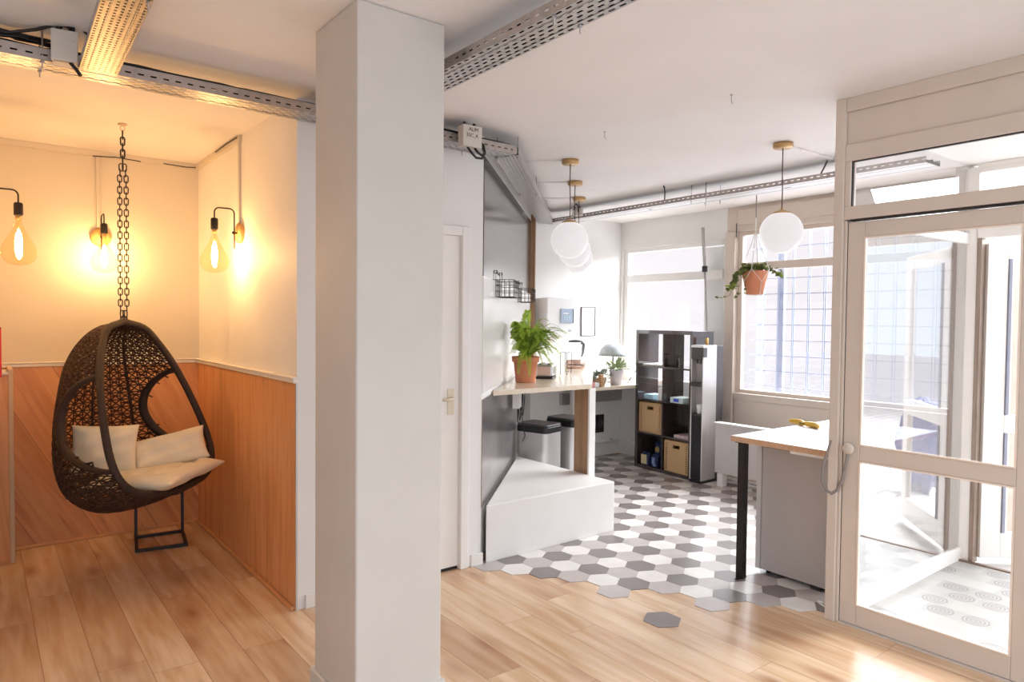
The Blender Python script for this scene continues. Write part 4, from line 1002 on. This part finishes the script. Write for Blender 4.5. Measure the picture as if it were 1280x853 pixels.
put(G().box(5.95,5.99,4.47,4.51,2.09,2.15),'collar',dark_plastic,po)
# ================================================================== RADIATOR
rd=thing('radiator','flat pale grey panel radiator under the barred window','radiator',(5.65,3.6,0))
put(G().box(5.615,5.675,3.02,4.07,.125,.60),'panel',pm('radiator_grey',(206,200,198),.4),rd,bevel=.006)
put(G().box(5.60,5.69,3.01,4.075,.60,.612),'top_cap',frame_white,rd,bevel=.003)
for y in (4.0,3.10): put(G().box(5.60,5.68,y-.03,y+.03,0,.125),'foot',frame_white,rd,bevel=.003)
put(G().tube([(5.70,4.0,.08),(5.70,3.0,.08)],.012,8).tube([(5.70,4.0,.045),(5.70,3.0,.045)],.012,8),'pipe',frame_white,rd)

# ================================================================== HANGING IVY
hx,hy=5.0,3.27; pz=1.80
iv=thing('hanging_ivy','ivy in a terracotta pot hung in white cord from the window tray','hanging plant',(hx,hy,pz))
put(G().lathe([(0,0),(.066,0),(.098,.165),(.102,.185),(.097,.19),(.090,.17),(0,.165)],c=(hx,hy,pz),n=40),'pot',terracotta,iv)
put(G().lathe([(0,.160),(.089,.165),(.07,.175),(0,.18)],c=(hx,hy,pz),n=32),'soil',soil,iv)
g=G()
for k in range(4):
    a=R(20+90*k); c,s=cos(a),sin(a); c2,s2=cos(a+R(45)),sin(a+R(45)); c3,s3=cos(a-R(45)),sin(a-R(45))
    g.tube([(hx,hy,pz+.52),(hx+c*.035,hy+s*.035,pz+.40),(hx+c*.112,hy+s*.112,pz+.20)],.003,6)
    g.tube([(hx+c*.112,hy+s*.112,pz+.20),(hx+c2*.098,hy+s2*.098,pz+.10),(hx+c2*.074,hy+s2*.074,pz-.004)],.0028,6)
    g.tube([(hx+c*.112,hy+s*.112,pz+.20),(hx+c3*.098,hy+s3*.098,pz+.10),(hx+c3*.074,hy+s3*.074,pz-.004),(hx,hy,pz-.006)],.0028,6)
g.tube([(hx,hy,pz+.52),(hx,hy,pz+.62)],.006,8)
put(g,'cord_cradle',cordm,iv)
put(G().tube([(hx,hy,pz+.60),(hx,hy,2.602)],.004,6),'hanging_cord',rubber,iv)
g=G(); r=random.Random(9)
def ivyleaf(g,p,d,n_,L,m):
    d=Vector(d).normalized(); n_=Vector(n_); s=d.cross(n_); s=s.normalized() if s.length>1e-3 else d.orthogonal().normalized(); n_=s.cross(d); p=Vector(p)
    o=[(0,0),(-.12,.35),(.15,.5),(.3,.32),(.62,.42),(.68,.2),(1,0),(.68,-.2),(.62,-.42),(.3,-.32),(.15,-.5),(-.12,-.35)]
    vs=[p+d*L*a+s*L*b-n_*L*.25*(abs(b)+max(0,a-.4)) for a,b in o]+[p+d*L*.35]
    k=len(o); g.add(vs,[(i,(i+1)%k,k) for i in range(k)],m,False)
def vine(path,dens,Ls):
    P=[Vector(p) for p in path]; g.tube(P,.0016,4,m=1)
    for i in range(len(P)-1):
        for k in range(dens):
            q=P[i].lerp(P[i+1],r.random()); a=r.uniform(0,2*pi)
            q=q+Vector((r.uniform(-.012,.012),r.uniform(-.012,.012),r.uniform(-.01,.01)))
            ivyleaf(g,q,(cos(a),sin(a),r.uniform(-1,.3)),(r.uniform(-.4,.4)-.3,r.uniform(-.4,.4)-.5,1),r.uniform(*Ls),r.choice((0,0,0,2)))
top=pz+.19
for k in range(34):
    a=r.uniform(0,2*pi); o=r.uniform(.03,.13); vine([(hx,hy,top-.02),(hx+cos(a)*o*.5,hy+sin(a)*o*.5,top+.05),(hx+cos(a)*o,hy+sin(a)*o,top+r.uniform(.0,.06))],5,(.030,.046))
RV=Vector((.79,-.61,0))
def vp(a,z,b=0): p=Vector((hx,hy,0))+RV*a+Vector((.61,.79,0))*b; return (p.x,p.y,z)
vine([vp(-.08,top+.01,-.06),vp(-.14,top+.0,-.07),vp(-.17,top-.05,-.06),vp(-.19,top-.12,-.05)],15,(.030,.048))
vine([vp(-.10,top+.0,.02),vp(-.15,top-.02,.0),vp(-.175,top-.09,-.02),vp(-.21,top-.15,0)],13,(.030,.048))
vine([vp(-.17,top-.12),vp(-.2,top-.20),vp(-.27,top-.225),vp(-.305,top-.21)],2,(.026,.04))
vine([vp(-.12,top-.05,-.05),vp(-.145,top-.14,-.05),vp(-.155,top-.20,-.05)],2,(.03,.04))
vine([vp(.09,top+.02),vp(.14,top+.02),vp(.18,top-.01),vp(.22,top-.04)],9,(.028,.044))
vine([vp(.15,top+.02),vp(.20,top+.01),vp(.245,top-.03)],4,(.018,.03))
vine([vp(-.09,top-.04,-.06),vp(-.10,top-.14,-.05),vp(-.095,top-.24,-.04)],2,(.02,.03))
put(g,'ivy_foliage',[ivym,pm('ivy_stem',(110,96,60),.7),ivyl],iv)

# ================================================================== BAR DESK
bd=thing('bar_desk','white-topped bar desk with oak edge standing against the entrance glazing','desk',(4.2,2.1,0))
zt=.877
g=G().box(3.655,4.95,1.86,2.535,zt-.034,zt-.0012); put(g,'desk_top_core',oak_edge,bd)
put(G().box(3.656,4.949,1.861,2.534,zt-.0012,zt),'desk_surface',pm('white_desk_laminate',(250,248,250),.3),bd)
def steelleg(x,y):
    put(G().box(x-.022,x+.022,y-.022,y+.022,.004,zt-.034).box(x-.05,x+.05,y-.012,y+.012,0,.005).box(x-.045,x+.045,y-.03,y+.03,zt-.038,zt-.0345),'leg',black_metal,bd)
steelleg(3.70,2.475); steelleg(4.90,2.475)
put(G().box(3.67,3.70,1.88,2.15,zt-.052,zt-.0345),'keyboard_rail',frame_white,bd)
# fridge
fd=thing('mini_fridge','grey under-desk fridge standing below the white bar desk','fridge',(4.1,2.26,0))
put(G().box(3.905,4.36,2.03,2.47,.03,.80),'cabinet_body',grey_lam,fd,bevel=.006)
put(G().box(3.868,3.902,2.03,2.452,.03,.80),'door',grey_lam,fd,bevel=.006)
put(G().box(3.862,3.90,2.452,2.485,.03,.80),'door_edge_strip',pm('pale_grip',(200,196,196),.35,metal=.3),fd,bevel=.004)
for x in (3.93,4.33):
    for y in (2.07,2.43): put(G().lathe([(0,0),(.016,0),(.016,.03),(0,.03)],c=(x,y,0),n=12),'foot',black_plastic,fd)
# bananas
def banana(label,c,rz,bend=1,L=.18):
    t=thing('banana',label,'banana',c,rz,'bananas on the bar desk')
    P=[];RR=[]
    for i in range(17):
        u=-1+2*i/16; P.append((u*L/2,bend*.035*(1-u*u),.019)); RR.append(.004+.0155*(max(0,1-abs(u)**3.2))**.6)
    put(G().tube(P,RR,6),'fruit',pm('banana_yellow',(232,186,70),.5,var=.12,vs=25) if 'banana_yellow' not in bpy.data.materials else bpy.data.materials['banana_yellow'],t,world=False)
    put(G().tube([(L/2-.004,0,.019),(L/2+.018,-bend*.008,.022)],.0045,6),'stem',pm('banana_stem',(96,74,40),.7) if 'banana_stem' not in bpy.data.materials else bpy.data.materials['banana_stem'],t,world=False)
banana('left one of the two yellow bananas on the white bar desk',(4.405,2.545,zt),R(-112),1,.15)
banana('right one of the two bananas on the bar desk, nearer the door frame',(4.355,2.415,zt),R(68),-1,.15)
# little cable loop at the foot of the door frame
put(G().tube([(3.66,1.89,.012),(3.645,1.93,.03),(3.66,1.96,.035),(3.70,1.95,.02),(3.71,1.92,.01),(3.69,1.90,.008)],.005,8),'cable_loop',trim_white,label='small white cable loop on the floor beside the door frame foot',cat='cable')
# wrapped bundle outside
g=G(); r=random.Random(21); n=16; vs=[]
for i in range(n+1):
    for j in range(24):
        a=pi*i/n; b=2*pi*j/24; k=1+.12*sin(3*b+4*a)+.08*sin(7*b-3*a)
        vs.append((7.6+.22*k*sin(a)*cos(b),.62+.22*k*sin(a)*sin(b),.33-.44*k*cos(a)))
g.add(vs,[(i*24+j,i*24+(j+1)%24,(i+1)*24+(j+1)%24,(i+1)*24+j) for i in range(n) for j in range(24)],0,True)
put(g,'wrapped_bundle',pm('blue_black_plastic',(70,76,120),.25),label='dark blue plastic-wrapped bundle on the pavement outside the glass door',cat='bundle')
# small marks on the ceiling
for x,y,lab in ((3.05,3.05,'tiny grey hook in the ceiling between the pillar and the pendants'),(3.05,2.15,'tiny grey hook in the ceiling in front of the lone pendant')):
    put(G().lathe([(0,CZ-.0005),(.006,CZ-.0005),(.006,CZ-.006),(0,CZ-.006)][::-1],c=(x,y,0),n=10).tube([(x,y,CZ-.004),(x,y,CZ-.035),(x+.012,y,CZ-.045)],.0022,6),'ceiling_hook',galv,label=lab,cat='hook')
# pillar and door-frame hardware
struct(G().box(3.560,3.564,1.826,1.834,2.535,2.655),'trim_11',black_line)
struct(G().box(6.018,6.022,4.150,4.158,2.42,2.56),'trim_12',black_line)
